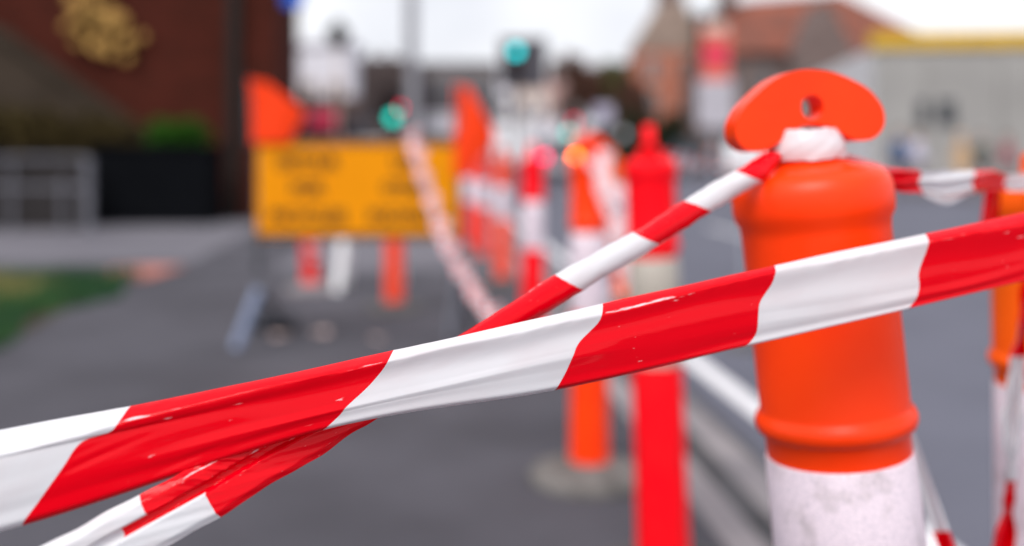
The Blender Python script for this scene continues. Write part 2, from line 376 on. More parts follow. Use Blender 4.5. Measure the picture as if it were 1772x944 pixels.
# pale concrete crossing path at the left, beyond the grass
b = MB(); b.add([(-14, 10.1, 0.004), (gx(330, 10.1), 10.1, 0.004), (gx(470, 16.4), 16.4, 0.004), (-14, 16.4, 0.004)], [(0, 1, 2, 3)])
tag(b.build('path', M['path']), kind='structure')
b = MB(); b.box((gx(232, 9.25), 9.25, 0.006), (0.62, 0.95, 0.012)); tag(b.build('paving_strip', M['tactile']), kind='structure')
b = MB(); b.add([(-14, 4.2, 0.004), (gx(-40, 5.6), 4.4, 0.004), (gx(0, 5.6), 5.6, 0.004), (gx(205, 8.6), 8.6, 0.004), (gx(205, 8.9), 8.95, 0.004), (-14, 9.05, 0.004)], [(0, 1, 2, 3, 4, 5)])
tag(b.build('soil_bed', M['soil']), kind='structure')
b = MB(); n = 0
rg = random.Random(3)
while n < 16000:
    d = rg.uniform(4.3, 9.0); x = rg.uniform(-6.2, -2.3)
    xe = gx(205*smooth(5.2, 8.6, d) if d > 5.2 else 0, 1)*d if d > 5.6 else gx(-30, d)
    xe = -2.5 + DIRX*d - 0.12*math.sin(d*3.1)
    if x > xe: continue
    h = rg.uniform(0.05, 0.13); a = rg.uniform(0, 2*PI); ww = rg.uniform(0.006, 0.012)
    dx, dy = math.cos(a)*ww, math.sin(a)*ww; lx, ly = rg.uniform(-.05, .05), rg.uniform(-.05, .05)
    dry = 7.5 < d + 0.25*math.sin(x*3) < 8.6 and x < -3.7 and rg.random() < 0.6
    b.add([(x-dx, d-dy, 0.004), (x+dx, d+dy, 0.004), (x+lx, d+ly, h)], [(0, 1, 2)], 1 if dry else 0); n += 1
tag(b.build('grass', [M['grass'], M['drygrass']]), 'dark green grass verge with a dry yellow patch beside the footpath', 'grass', kind='stuff')

# ------------------------------------------------------------------ T-top bollard
def crescent():
    cu = bpy.data.curves.new('crescent', 'CURVE'); cu.dimensions = '2D'; cu.fill_mode = 'BOTH'
    cu.extrude = 0.0130
    outer = [(-.0671, .0009), (-.0617, .0130), (-.0476, .0265), (-.0182, .0428), (.0110, .0440), (.0459, .0304), (.0620, .0162), (.0687, -.0021), (.0625, -.0155), (.0457, -.0205), (.0312, -.0143), (.0170, -.0055), (-.0103, -.0030), (-.0292, -.0140), (-.0496, -.0200), (-.0640, -.0130)]
    hole = [(0.0036 + 0.0100*math.cos(-t), 0.0125 + 0.0105*math.sin(-t)) for t in [k*2*PI/8 for k in range(8)]]
    for pts in (outer, hole):
        sp = cu.splines.new('BEZIER'); sp.bezier_points.add(len(pts)-1)
        for bp, p in zip(sp.bezier_points, pts):
            bp.co = (p[0], p[1], 0); bp.handle_left_type = bp.handle_right_type = 'AUTO'
        sp.use_cyclic_u = True; sp.resolution_u = 6
    o = bpy.data.objects.new('crescent', cu); COL.objects.link(o)
    dg = bpy.context.evaluated_depsgraph_get(); dg.update()
    me = bpy.data.meshes.new_from_object(o.evaluated_get(dg))
    bpy.data.objects.remove(o)
    bm = bmesh.new(); bm.from_mesh(me); bmesh.ops.remove_doubles(bm, verts=bm.verts, dist=1e-5); bmesh.ops.recalc_face_normals(bm, faces=bm.faces); bm.to_mesh(me); bm.free()
    me.transform(Matrix.Translation((0, 0, 1.106)) @ Matrix.Rotation(PI/2, 4, 'X'))
    return me
HANDLE_ME = crescent(); HANDLE_ME.name = 'handle'
HANDLE_ME.polygons.foreach_set('use_smooth', [True]*len(HANDLE_ME.polygons)); HANDLE_ME.set_sharp_from_angle(angle=math.radians(50))

def make_bollard(hi_seg=64):
    t = thing('bollard', 'tmp', 'bollard')
    h = bpy.data.objects.new('handle', HANDLE_ME); COL.objects.link(h); h.parent = t
    bv = h.modifiers.new('edge', 'BEVEL'); bv.width = 0.0055; bv.segments = 4; bv.limit_method = 'ANGLE'; bv.angle_limit = math.radians(50)
    HANDLE_ME.materials.clear(); HANDLE_ME.materials.append(M['orange'])
    prof = [(0.0005, 1.097), (.022, 1.097), (.0275, 1.092), (.028, 1.080), (.029, 1.072), (.036, 1.0690), (.050, 1.0655), (.0600, 1.0615), (.0655, 1.0555), (.0676, 1.047), (.0678, 1.034),
            (.0668, 1.0265), (.0634, 1.0205), (.0624, 1.012), (.0623, .95), (.0625, .862), (.0630, .8600), (.0660, .8570), (.0676, .8525), (.0676, .8485), (.0660, .8440), (.0625, .8415), (.0604, .8385), (.0602, .823), (.0600, .80)]
    m = MB(); m.lathe(prof[::-1], hi_seg)
    m.build('upper_body', M['orange'], t, sm=True, ang=60)
    m = MB(); m.lathe([(.0605, .5), (.0632, .565), (.0650, .575), (.0645, .62), (.0632, .74), (.0622, .8195), (.0604, .8215)], hi_seg)
    m.build('reflective_band', M['sleeve'], t, sm=True, ang=60)
    m = MB(); m.lathe([(.0668, .055), (.0662, .12), (.0640, .30), (.0630, .555), (.062, .5645), (.050, .5645)], hi_seg)
    m.build('lower_body', M['orange'], t, sm=True, ang=60)
    m = MB(); m.lathe([(.198, 0), (.200, .018), (.190, .034), (.140, .044), (.105, .058), (.086, .066), (.050, .066)], 48)
    m.build('base', M['rubber'], t, sm=True, ang=60)
    return t
PROTO = make_bollard()
first = [True]
def place_bollard(base, rz, lean, label, body='orange', sleeve='sleeve', base_mat=None, group='t-top bollards standing in a row along the kerb'):
    t = PROTO if first[0] else copy_tree(PROTO); first[0] = False
    t.location = base
    t.rotation_euler = (Matrix.Rotation(lean[1], 3, 'X') @ Matrix.Rotation(lean[0], 3, 'Y') @ Matrix.Rotation(rz, 3, 'Z')).to_euler()
    tag(t, label, 'bollard', group)
    for c in descend(t):
        nm = c.name.split('.')[0]
        mm = M[sleeve] if nm == 'reflective_band' else (base_mat or M['rubber']) if nm == 'base' else M[body]
        c.material_slots[0].link = 'OBJECT'; c.material_slots[0].material = mm
    return t
NB = place_bollard((gx(1627, .86), .86, 0.0), math.radians(9), (-0.107, 0.0), 'large bright orange bollard nearest the camera, white tape knotted round its neck', 'orange')
def on_ground(px, py, z=0.0): 
    d = (HC - z)*FPX/(py - HY); return Vector((gx(px, d), d, z))
B_OR = place_bollard(on_ground(1020, 829), math.radians(38), (0.0, 0.0), 'orange bollard standing whole with its round grey base in view, left of the red bollard', 'orange', base_mat=mat('grey_rubber', (0.15, 0.14, 0.135), 0.85, 0.35, 12))
B_RED = place_bollard(on_ground(1150, 1012), math.radians(82), (-0.035, 0.0), 'deep red bollard with a dull beige band beside the orange bollard', 'red_plastic', 'sleeve_grey')
B_FOUR = place_bollard(on_ground(922, 600), math.radians(80), (0.0, 0.0), 'slim red bollard with pale band, directly left of the orange bollard', 'red_plastic')
B_FIVE = place_bollard(on_ground(870, 492), math.radians(75), (0.0, 0.0), 'coral bollard with a white middle band, second to the left of the orange bollard', 'coral')
B_SIX = place_bollard(on_ground(836, 452), math.radians(40), (0.0, 0.0), 'small faded red bollard with white tape wound round its neck near the sign', 'faded_red')
B_SEV = place_bollard(on_ground(812, 430), math.radians(90), (0.0, 0.0), 'smallest and farthest faded red bollard, close to the right edge of the amber sign', 'faded_red')
B_BEH = place_bollard(on_ground(1082, 530), math.radians(60), (-0.10, 0.0), 'leaning amber orange bollard half hidden behind the orange bollard and the dangling tape', 'amber')
B_SIGN = place_bollard(on_ground(682, 536), math.radians(85), (0.0, 0.0), 'coral bollard on a black base standing behind the amber sign', 'coral')
B_PALE = place_bollard(on_ground(538, 502), math.radians(85), (0.0, 0.0), 'bollard behind the amber sign wound with pale pink and white tape', 'faded_red', base_mat=M['concrete'])
d = 1.18
B_RT = place_bollard((gx(1843, d), d, -0.02), math.radians(62), (-0.02, 0.0), 'amber orange bollard at the right edge with tape hanging down its side', 'amber')

# ------------------------------------------------------------------ barrier tape
def lerp(a, b, t): return a + (b-a)*t
def catmull(p, t):
    n = len(p)-1; i = min(int(t), n-1); f = t - i
    a, b, c, d = p[max(i-1, 0)], p[i], p[i+1], p[min(i+2, n)]
    return 0.5*((2*b) + (c-a)*f + (2*a-5*b+4*c-d)*f*f + (3*b-a-3*c+d)*f**3)
def ribbon(mb, grid, colour, uv=None):
    """grid[i][j] points along i, across j; colour(i, j) -> material index"""
    n, k = len(grid), len(grid[0])
    o = len(mb.v)
    for row in grid: mb.v += row
    for i in range(n-1):
        for j in range(k-1):
            mb.f.append([o+i*k+j, o+i*k+j+1, o+(i+1)*k+j+1, o+(i+1)*k+j]); mb.m.append(colour(i, j))
    if uv:
        for i in range(n):
            for j in range(k): mb.uv[o+i*k+j] = uv(i, j)
def tape_build(mb, name, label, cat='barrier tape', group=None, origin=None):
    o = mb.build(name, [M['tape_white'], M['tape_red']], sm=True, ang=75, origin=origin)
    l = o.data.uv_layers.new(name='UVMap')
    for lp in o.data.loops:
        l.data[lp.index].uv = mb.uv.get(lp.vertex_index, (0, 0))
    return tag(o, label, cat, group)

def noise1(x, seed=0.0):
    return (math.sin(x*1.0+seed)+0.6*math.sin(x*2.3+seed*2.1+1.3)+0.4*math.sin(x*4.9+seed*0.7+2.1))/2.0

# main tape: photo columns of stripe edges (top to bottom), at depth 1/(a - b x)
cols = [
    (-6, [(-2450, 1290), (-2526, 1370), (-2602, 1450), (-2678, 1530), (-2754, 1610), (-2830, 1690)]),
    (-5, [(-1700, 1125), (-1762, 1191), (-1824, 1257), (-1886, 1323), (-1948, 1389), (-2010, 1455)]),
    (-4, [(-1080, 985), (-1130, 1040), (-1180, 1095), (-1230, 1150), (-1280, 1205), (-1330, 1260)]),
    (-3, [(-560, 870), (-590, 915), (-640, 960), (-690, 1010), (-720, 1045), (-760, 1095)]),
    (-2, [(-210, 796), (-230, 836), (-275, 875), (-315, 925), (-345, 960), (-370, 1010)]),
    (-1.0, [(211, 712), (192, 746), (138, 767), (106, 812), (69, 864), (31, 915)]),
    (0.0, [(677, 612), (664, 637), (637, 669), (600, 703), (588, 718), (556, 748)]),
    (1.0, [(1046, 529), (1036, 558), (1003, 592), (992, 614), (978, 646), (960, 678)]),
    (2.0, [(1345, 461), (1337, 490), (1316, 523), (1312, 548), (1308, 579), (1287, 603)]),
    (3.0, [(1611, 406), (1604, 434), (1591, 472), (1591, 497), (1583, 521), (1569, 537)]),
    (4.0, [(1840, 357), (1836, 384), (1828, 420), (1826, 440), (1818, 463), (1808, 480)]),
    (5.0, [(2030, 318), (2027, 343), (2020, 375), (2016, 396), (2010, 415), (2002, 433)]),
    (6.0, [(2200, 284), (2197, 305), (2190, 335), (2186, 355), (2180, 370), (2174, 388)]),
    (7.0, [(2350, 256), (2347, 275), (2340, 300), (2336, 317), (2332, 330), (2326, 345)]),
]
SUB, ACR = 48, 48
def tape1_point(ci, v):
    pts = []
    for (u, c) in cols:
        cc = [Vector((a, b_, 0)) for a, b_ in c]
        pts.append(catmull(cc, v*(len(cc)-1)))
    p = catmull(pts, ci); return p
grid = []; uvs = []
NC = (len(cols)-1)*SUB
for i in range(NC+1):
    ci = i/SUB; u = cols[0][0] + ci; row = []
    for j in range(ACR+1):
        v = j/ACR
        p = tape1_point(ci, v)
        inv = max(1.846 - 0.000309*p.x, 1.0)
        d = 1.0/inv
        # folds and creases, metres away from the viewer
        e = 0.0
        tw = 0.10 + 0.035*noise1(u*2.1, 0.4) + 0.10*smooth(-0.2, -1.6, u)
        if v < tw: e += (tw - v)*0.095                                     # the top edge rolls over
        if v > 0.93: e += (v-0.93)*0.07
        c1 = 0.30 + 0.05*noise1(u*1.7, 2.0)
        e += 0.0018*math.exp(-((v-c1)/0.16)**2)                            # long hollow under the roll
        c2 = 0.66 + 0.05*noise1(u*1.3, 4.0) + 0.04*smooth(1, 3, u)
        e -= 0.0013*max(0, 1-abs(v-c2)/0.11)*(0.55+0.45*noise1(u*2.2, 1.1))
        c3 = 0.84 + 0.03*noise1(u*1.9, 6.0)
        e += 0.0008*max(0, 1-abs(v-c3)/0.08)*(0.6+0.4*noise1(u*1.6, 3.3))
        e += 0.0005*math.sin(6*v+1.1*u)*math.sin(PI*v)
        rd = 1-abs(math.sin(u*8.3+v*11+1.7*math.sin(u*5+v*9)))
        e += 0.0011*rd*rd*smooth(-0.25, -0.7, u)*smooth(-1.05, -0.9, u)*smooth(0.42, 0.58, v)*smooth(0.92, 0.8, v)
        rd = 1-abs(math.sin(u*13+v*5+2.0*math.sin(u*7.1+v*6)))
        e += 0.0007*rd*rd*smooth(0.0, 0.1, tw-v+0.08)
        row.append(P(p.x, p.y, d) + Vector((0, e, 0)))
    grid.append(row)
mb = MB()
def col1(i, j):
    u = cols[0][0] + (i+0.5)/SUB
    return 1 if math.floor(u+1) % 2 == 0 else 0
ribbon(mb, grid, col1, lambda i, j: (i/SUB*0.145, j/ACR*0.055))
tape_build(mb, 'barrier_tape', 'wide red and white barrier tape stretched across the whole foreground', origin=P(886, 620, .63))

# second tape: from the near bollard's neck down to the left, behind the first, then folded double
line = [  # centre x, centre y, half width px (perpendicular), depth
    (1352, 268, 8, .838), (1334, 280, 17, .826), (1308, 301, 21, .810), (1255, 331, 21, .800), (1212, 357, 21, .783), (1170, 384, 21, .766), (1120, 416, 22, .748),
    (1055, 452, 23, .727), (988, 491, 24, .706), (900, 545, 24, .681), (800, 607, 22, .658), (700, 667, 22, .640), (610, 712, 33, .622), (520, 757, 46, .604),
    (440, 801, 49, .588), (360, 850, 50, .572), (270, 900, 50, .556), (170, 955, 52, .540), (60, 1015, 58, .524), (-80, 1090, 62, .506), (-260, 1190, 66, .486), (-520, 1335, 72, .46), (-900, 1540, 82, .425), (-1500, 1870, 96, .385)]
LP = [Vector(q[:2]+(0,)) for q in line]
N2 = (len(line)-1)*54
grid = []; par = []
for i in range(N2+1):
    t = i/54
    c = catmull(LP, t); c2 = catmull(LP, min(t+0.05, len(line)-1)); c0 = catmull(LP, max(t-0.05, 0))
    tg = (c2-c0).normalized(); nr = Vector((-tg.y, tg.x, 0))
    if nr.y > 0: nr = -nr                                            # towards the upper edge
    k = min(int(t), len(line)-2); f = t-k
    hw = lerp(line[k][2], line[k+1][2], f*f*(3-2*f)); d = catmull([q[3] for q in line], t)
    sm = smooth(720, 600, c.x)                                       # 0 rolled, 1 folded flat
    row = []
    for j in range(41):
        v = j/40
        wob = 1 + 0.05*noise1(t*1.6, 1.0) + 0.05*noise1(t*3.7, 2.0)*(1-sm)
        p = c + nr*hw*(1-2*v)*wob
        roll = 0.0105*(1-math.sqrt(max(0.0, 1-(2*v-1)**2)))*(1-sm)                        # edges roll back where it is bunched
        fold = 0.0
        if sm > 0:
            fold += sm*(0.0045*smooth(.33, .37, v)*(1-smooth(.47, .53, v)) + 0.004*max(0, .14-v)/.14 + 0.003*max(0, v-.88)/.12)
            crumple = math.exp(-((c.x-400)/70)**2)
            fold += sm*crumple*0.0012*noise1(t*7+v*11, 3.0)*smooth(.85, .2, v)
            fold += sm*0.0007*noise1(t*1.7+v*7, 5.0)
        row.append(P(p.x, p.y, d) + Vector((0, roll + fold, 0)))
    grid.append(row); par.append(c.x)
mb = MB()
def col2(i, j):
    x = (par[i]+par[i+1])/2; v = (j+0.5)/40
    if x > 690:
        xx = x - (v-0.5)*26
        cuts = [1300, 1212, 1122, 988, 735]
        k = sum(1 for q in cuts if xx < q)
        return [1, 0, 1, 0, 1, 0][k]
    if v < 0.34: return 1 if x > 262 else (0 if x > -160 else 1 if x > -640 else 0)
    if v < 0.50: return 1 if x > 212 else (0 if x > -160 else 1 if x > -640 else 0)
    return 1 if x > 354 else (0 if x > -90 else 1 if x > -560 else 0)
ribbon(mb, grid, col2, lambda i, j: (i*0.0013, j/40*0.055))
# the turns round the near bollard's neck
axis_lean = Matrix.Rotation(-0.107, 3, 'Y')
def neck_ring(mb, base, lean, z0, z1, r, t0, t1, cfun, seg=72, skew=0.0, bul=0.003, taper=0.007):
    g2 = []
    for i in range(seg+1):
        a = t0 + (t1-t0)*i/seg; row = []
        for j in range(13):
            v = j/12
            rr = r + bul*math.sin(PI*v) + taper*(v-.5) + 0.0010*noise1(a*5+v*7, 2.0)
            row.append(Vector(base) + lean @ Vector((rr*math.cos(a), rr*math.sin(a), lerp(z0, z1, v) + skew*math.cos(a) + 0.0012*noise1(a*3, 4.0))))
        g2.append(row)
    ribbon(mb, g2, lambda i, j: cfun(i/seg), lambda i, j: (i/seg*0.2, j/12*0.05))
neck_ring(mb, NB.location, axis_lean, 1.1005, 1.0745, .0290, -PI*0.98, PI*1.02, lambda f: 0 if f < 0.70 else 1, skew=-0.002)
tape_build(mb, 'barrier_tape', 'twisted red and white tape running from the nearest orange bollard down behind the main tape', origin=P(988, 490, .7))

# twisted, sagging tapes
def twisted(pts, width, twist, period, phase=0.0, seg=14, bunch=1.0, first_col=0, tw0=0.0):
    mb = MB(); V = [Vector(p) for p in pts]; n = (len(V)-1)*seg
    ctr = [catmull(V, i/seg) for i in range(n+1)]
    L = [0.0]
    for i in range(n): L.append(L[-1] + (ctr[i+1]-ctr[i]).length)
    g = []
    for i in range(n+1):
        tg = (ctr[min(i+1, n)]-ctr[max(i-1, 0)]).normalized()
        a = tg.cross(Vector((0, 1, 0)))
        if a.length < .05: a = tg.cross(Vector((1, 0, 0)))
        a.normalize(); b_ = tg.cross(a).normalized()
        th = tw0 + twist*L[i]; dr = a*math.cos(th) + b_*math.sin(th); pr = a*-math.sin(th) + b_*math.cos(th)
        row = []
        for j in range(9):
            v = j/8 - .5
            row.append(ctr[i] + dr*width*v + pr*width*0.16*bunch*math.sin(v*9 + L[i]*22))
        g.append(row)
    ribbon(mb, g, lambda i, j: (int((L[i] + phase + (j-4)*0.002*0)/period) + first_col) % 2, lambda i, j: (L[i], j/8*width))
    return mb
mb = twisted([P(714, 226, 5.28), P(725, 268, 5.1), P(745, 332, 4.85), P(775, 415, 4.5), P(822, 500, 4.1), P(875, 562, 3.75), P(940, 612, 3.45), P(1000, 640, 3.26)], 0.080, 15, 0.045, first_col=0, bunch=1.2, seg=30)
for k, q in enumerate(mb.m): mb.m[k] = 1 if (k//8) % 3 == 1 else 0
tape_build(mb, 'barrier_tape', 'limp twisted tape hanging in front of the amber sign', origin=P(775, 415, 4.5))
mb = twisted([P(1034, 266, 3.24), P(1048, 292, 3.18), P(1060, 335, 3.08), P(1076, 385, 2.95), P(1092, 440, 2.8), P(1112, 500, 2.62), P(1140, 535, 2.5)], 0.090, 16, 0.06, first_col=0, bunch=1.4, seg=30)
for k, q in enumerate(mb.m): mb.m[k] = 1 if (k//8) % 4 == 1 else 0
tape_build(mb, 'barrier_tape', 'twisted tape drooping from the neck of the orange bollard to the red bollard', origin=P(1060, 335, 3.08))
mb = twisted([P(1122, 276, 2.46), P(1165, 278, 2.6), P(1205, 285, 3.3), P(1245, 291, 4.3), P(1285, 290, 5.9)], 0.050, 1.0, 0.15, first_col=1, bunch=.5)
tape_build(mb, 'barrier_tape', 'thin striped tape reaching from the red bollard back to the white board', origin=P(1205, 285, 3.3))
mb = MB(); gr = []; gxs = []
pts = [(1420, 262, 12, .893), (1490, 288, 16, .90), (1548, 310, 19, .915), (1595, 313, 19, .94), (1640, 318, 25, .97), (1685, 314, 18, 1.01), (1715, 311, 18, 1.04), (1745, 316, 15, 1.07), (1800, 312, 15, 1.13), (1840, 306, 14, 1.16)]
for i in range((len(pts)-1)*16+1):
    t = i/16; c = catmull([Vector((q[0], q[1], q[2])) for q in pts], t); d = catmull([q[3] for q in pts], t); gxs.append(c.x)
    gr.append([P(c.x + 3*math.sin(j*.7), c.y + c.z*(j/6-1)*(1+.12*noise1(t*2.2, 3.0)), d + .006*math.sin(j*1.1+t*1.5) + .006*(j/6-1)**2) for j in range(13)])
ribbon(mb, gr, lambda i, j: [1, 0, 1, 0, 1][sum(1 for q in (1592, 1684, 1738, 1800) if gxs[i] > q)], lambda i, j: (i*.003, j*.003))
g3 = []
for i in range(25):                                              # loose fold sagging under the white length
    f = i/24; sag = math.sin(PI*f)**1.4
    g3.append([P(1580+f*110, 326 + v_*(4+24*sag*(1-0.35*abs(f-.65))), 0.975 + 0.012*math.sin(v_*5) + .07*f) for v_ in [j/8 for j in range(9)]])
ribbon(mb, g3, lambda i, j: 0 if 3 < i < 22 else 1, lambda i, j: (i*.004, j*.004))
g3 = []
for i in range(19):
    f = i/18
    g3.append([P(1722 - 10*f + (v_-.5)*(26+6*f), 308 + 84*f, 1.075 + 0.012*math.sin(v_*7+f*2)) for v_ in [j/8 for j in range(9)]])
ribbon(mb, g3, lambda i, j: 1, lambda i, j: (i*.004, j*.004))
tape_build(mb, 'barrier_tape', 'crumpled tape strung between the nearest bollard and the bollard at the right edge', origin=P(1650, 319, 1.0))
g4 = MB()
gr = []
pts = [(1790, 470), (1776, 540), (1764, 610), (1757, 680), (1753, 750), (1750, 820), (1745, 880), (1737, 950), (1728, 1040), (1722, 1150)]
for i in range((len(pts)-1)*10+1):
    t = i/10; c = catmull([Vector((a, b_, 0)) for a, b_ in pts], t)
    hw = 15 + 8*noise1(t*1.7, 2.0) - (3 if 5 < t < 6.2 else 0)
    gr.append([P(c.x + hw*(2*j/10-1), c.y, 1.06 + 0.010*math.sin(j*0.9 + t*1.2)) for j in range(11)])
ribbon(g4, gr, lambda i, j: 1 if (i/10 < 2.1 or i/10 > 5.1) else 0, lambda i, j: (i*.006, j*.005))
tape_build(g4, 'barrier_tape', 'loose tape end hanging down the right edge bollard', origin=P(1757, 680, 1.06))
g4 = MB(); gr = []
pts = [(1520, 640), (1548, 700), (1575, 770), (1600, 840), (1622, 900), (1640, 950), (1668, 1030)]
for i in range((len(pts)-1)*10+1):
    t = i/10; c = catmull([Vector((a, b_, 0)) for a, b_ in pts], t)
    gr.append([P(c.x + 15*(2*j/10-1), c.y, .955 + 0.006*math.sin(j*0.8 + t)) for j in range(11)])
ribbon(g4, gr, lambda i, j: 1 if i/10 > 4.3 else 0, lambda i, j: (i*.006, j*.005))
tape_build(g4, 'barrier_tape', 'narrow white tape tail trailing behind the white band of the nearest bollard', origin=P(1600, 840, .955))
# pale tape wound round two far bollards
for bo, za, zb, lab, per in ((B_SIX, 1.10, 1.02, 'white and pink tape knotted on the small faded red bollard by the sign', 3), (B_PALE, .42, .16, 'pale tape wound round the low part of the bollard behind the amber sign', 5)):
    mb = MB(); gr = []
    r0 = .036 if za > 1 else .070
    for i in range(101):
        a = i/100*2*PI*3.3
        gr.append([Vector(bo.location) + Vector((math.cos(a)*(r0+.003+.002*j), math.sin(a)*(r0+.003+.002*j), lerp(za, zb, i/100) + (j-2)*.012)) for j in range(5)])
    ribbon(mb, gr, lambda i, j: 1 if (i*per//55) % 3 == 1 else 0, lambda i, j: (i*.01, j*.01))
    tape_build(mb, 'barrier_tape', lab, origin=bo.location)

# ------------------------------------------------------------------ amber roadwork sign on its stand
def text_mesh(mb, body, centre, height, m, width=None):
    cu = bpy.data.curves.new('t', 'FONT'); cu.body = body; cu.align_x = 'CENTER'; cu.align_y = 'CENTER'; cu.size = 1.0; cu.extrude = 0.0
    cu.offset = 0.042
    o = bpy.data.objects.new('t', cu); COL.objects.link(o)
    dg = bpy.context.evaluated_depsgraph_get(); dg.update()
    me = bpy.data.meshes.new_from_object(o.evaluated_get(dg)); bpy.data.objects.remove(o)
    xs = [v.co.x for v in me.vertices]; ys = [v.co.y for v in me.vertices]
    sx = height/(max(ys)-min(ys)); cy = (max(ys)+min(ys))/2
    sw = width/(max(xs)-min(xs)) if width else sx
    vs = [Vector(centre) + Vector((v.co.x*sw, 0, (v.co.y-cy)*sx)) for v in me.vertices]
    mb.add(vs, [tuple(p.vertices) for p in me.polygons], m)
DS = 5.5
sg = thing('roadwork_sign', 'amber message sign with two orange flags on a steel stand on the footpath', 'sign', (gx(619, DS), DS, 0))
so = Vector(sg.location)
def L(px, py, dd=0.0): return P(px, py, DS+dd) - so
fr = MB()
for px in (446, 792): fr.box(L(px, 352)+Vector((0, .02, 0)), (.035, .035, 0.78))
for py in (247, 410): fr.box(L(619, py)+Vector((0, .022, 0)), (1.07, .03, .03))
fr.build('frame', M['steel_dark'], sg, bevel=.004)
for (xa, xb, words) in ((447, 619, (('DETOUR', 107), ('FOR', 56), ('BICYCLES', 132))), (619.4, 791, (('USE', 50), ('OTHER', 86), ('FOOTPATH', 132)))):
    pm = MB(); a = L(xa, 247); c = L(xb, 411)
    pm.box(((a.x+c.x)/2, -.008, (a.z+c.z)/2), (c.x-a.x, .012, a.z-c.z))
    for (wd, wpx), py in zip(words, (280, 325, 374)):
        q = L((xa+xb)/2, py); text_mesh(pm, wd, (q.x, -.0165, q.z), .078, 1, wpx/FPX*DS)
    bw = .010
    for (x0, z0, x1, z1) in ((a.x+.003, a.z-.006, c.x-.003, a.z-.006-bw), (a.x+.003, c.z+.006+bw*2, c.x-.003, c.z+.006)):
        pm.add([(x0, -.0165, z0), (x1, -.0165, z0), (x1, -.0165, z1), (x0, -.0165, z1)], [(0, 1, 2, 3)], 1)
    pm.build('message_panel', [M['sign_yellow'], M['black']], sg)
def foot(px_top, py_top, px, py, m):
    f = MB(); q = on_ground(px, py) - so; f.tube([L(px_top, py_top), q + Vector((0, 0, .03))], .028, 10); f.build('leg', m, sg, sm=True)
    f = MB(); f.tube([L(px_top, py_top), Vector((L(px_top, py_top).x + .03, .55, .03))], .022, 10); f.build('leg', M['steel_dark'], sg, sm=True)
foot(448, 500, 408, 612, M['steel_blue'])
foot(796, 470, 780, 592, M['steel'])
def flag(pts, th, bend):
    f = MB(); n = 8; c = sum((Vector((p[0], p[1], 0)) for p in pts), Vector())/len(pts)
    ring = []
    for i in range(len(pts)):
        a, b_ = pts[i], pts[(i+1) % len(pts)]
        ring += [Vector((lerp(a[0], b_[0], k/6), lerp(a[1], b_[1], k/6), 0)) for k in range(6)]
    vs = []; fs = []
    R = 7
    for side in (0, 1):
        for r in range(R):
            for q in ring:
                p = c + (q-c)*(1-r/R)
                dd = bend*math.sin((p.x-c.x)*.06 + p.y*.02) + side*th
                vs.append(L(p.x, p.y, dd - .03))
        vs.append(L(c.x, c.y, bend*math.sin(c.y*.02)+side*th - .03))
    nn = len(ring); blk = R*nn+1
    for side in (0, 1):
        o = side*blk
        for r in range(R-1):
            for k in range(nn): fs.append((o+r*nn+k, o+r*nn+(k+1) % nn, o+(r+1)*nn+(k+1) % nn, o+(r+1)*nn+k))
        for k in range(nn): fs.append((o+(R-1)*nn+k, o+(R-1)*nn+(k+1) % nn, o+R*nn))
    for k in range(nn): fs.append((k, (k+1) % nn, blk+(k+1) % nn, blk+k))
    f.add(vs, fs); return f.build('flag', M['flag'], sg, sm=True)
f1 = flag([(430, 136), (462, 141), (526, 190), (524, 204), (500, 247), (429, 247)], .004, .012)
st = MB(); st.tube([L(432, 252, -.02), L(430, 132, -.02)], .011, 8); st.build('flag_stick', M['steel_dark'], f1, sm=True)
f2 = flag([(786, 146), (812, 150), (858, 234), (850, 250), (802, 306), (786, 306)], .004, .015)
st = MB(); st.tube([L(790, 305, -.02), L(794, 150, -.02)], .011, 8); st.build('flag_stick', M['steel_dark'], f2, sm=True)
def sandbag(p, label, rz):
    s = MB(); vs = []; nx, ny = 16, 10
    for i in range(nx+1):
        for j in range(ny):
            u = i/nx*2-1; a = 2*PI*j/ny; r = (1-abs(u)**3.2)**.5
            vs.append((u*.24, math.cos(a)*.13*r*(1+.1*math.sin(u*7)), .06+math.sin(a)*.06*r*(1+.12*math.cos(u*5))))
    fs = [(i*ny+j, i*ny+(j+1) % ny, (i+1)*ny+(j+1) % ny, (i+1)*ny+j) for i in range(nx) for j in range(ny)]
    s.add(vs, fs); o = s.build('sandbag', M['sandbag'], sm=True); o.location = p; o.rotation_euler = (0, 0, rz); tag(o, label, 'sandbag')
sandbag((gx(463, 6.1), 6.2, 0), 'black sandbag weighing down the left leg of the amber sign', -.9)

# white barricade behind the sign
bq = on_ground(640, 498); ba = thing('barricade', 'white timber barricade with splayed legs hidden behind the amber sign', 'barricade', bq)
m = MB(); m.box((-.02, 0, .62), (.50, .03, .18)); m.build('board', M['white'], ba, bevel=.004)
for sx in (-1, 1):
    for sy in (-1, 1):
        m = MB(); m.prism([(sx*.19-.03, 0, .70), (sx*.19+.03, 0, .70), (sx*.235+.03, sy*.22, 0), (sx*.235-.03, sy*.22, 0)], (0, 0, 0), (0, .03, 0)); m.build('leg', M['white'], ba)
# small white board on the roadway side, holding the far tape
wq = Vector((gx(1288, 6.2), 6.2, -.12)); wb = thing('notice_board', 'small white board on a post behind the left end of the nearest bollard handle', 'sign', wq)
m = MB(); m.box((0, 0, 1.19), (.235, .02, .20)); m.build('panel', M['white'], wb, bevel=.004)
m = MB(); m.box((0, -.012, 1.125), (.18, .004, .012)); m.build('border_line', M['steel'], wb)
m = MB(); m.tube([(0, .022, .02), (0, .022, 1.24)], .012, 8); m.build('post', M['steel'], wb, sm=True)
m = MB(); m.lathe([(.12, 0), (.12, .02), (.03, .04)], 20, c=(0, .022, 0)); m.build('base', M['rubber'], wb, sm=True)

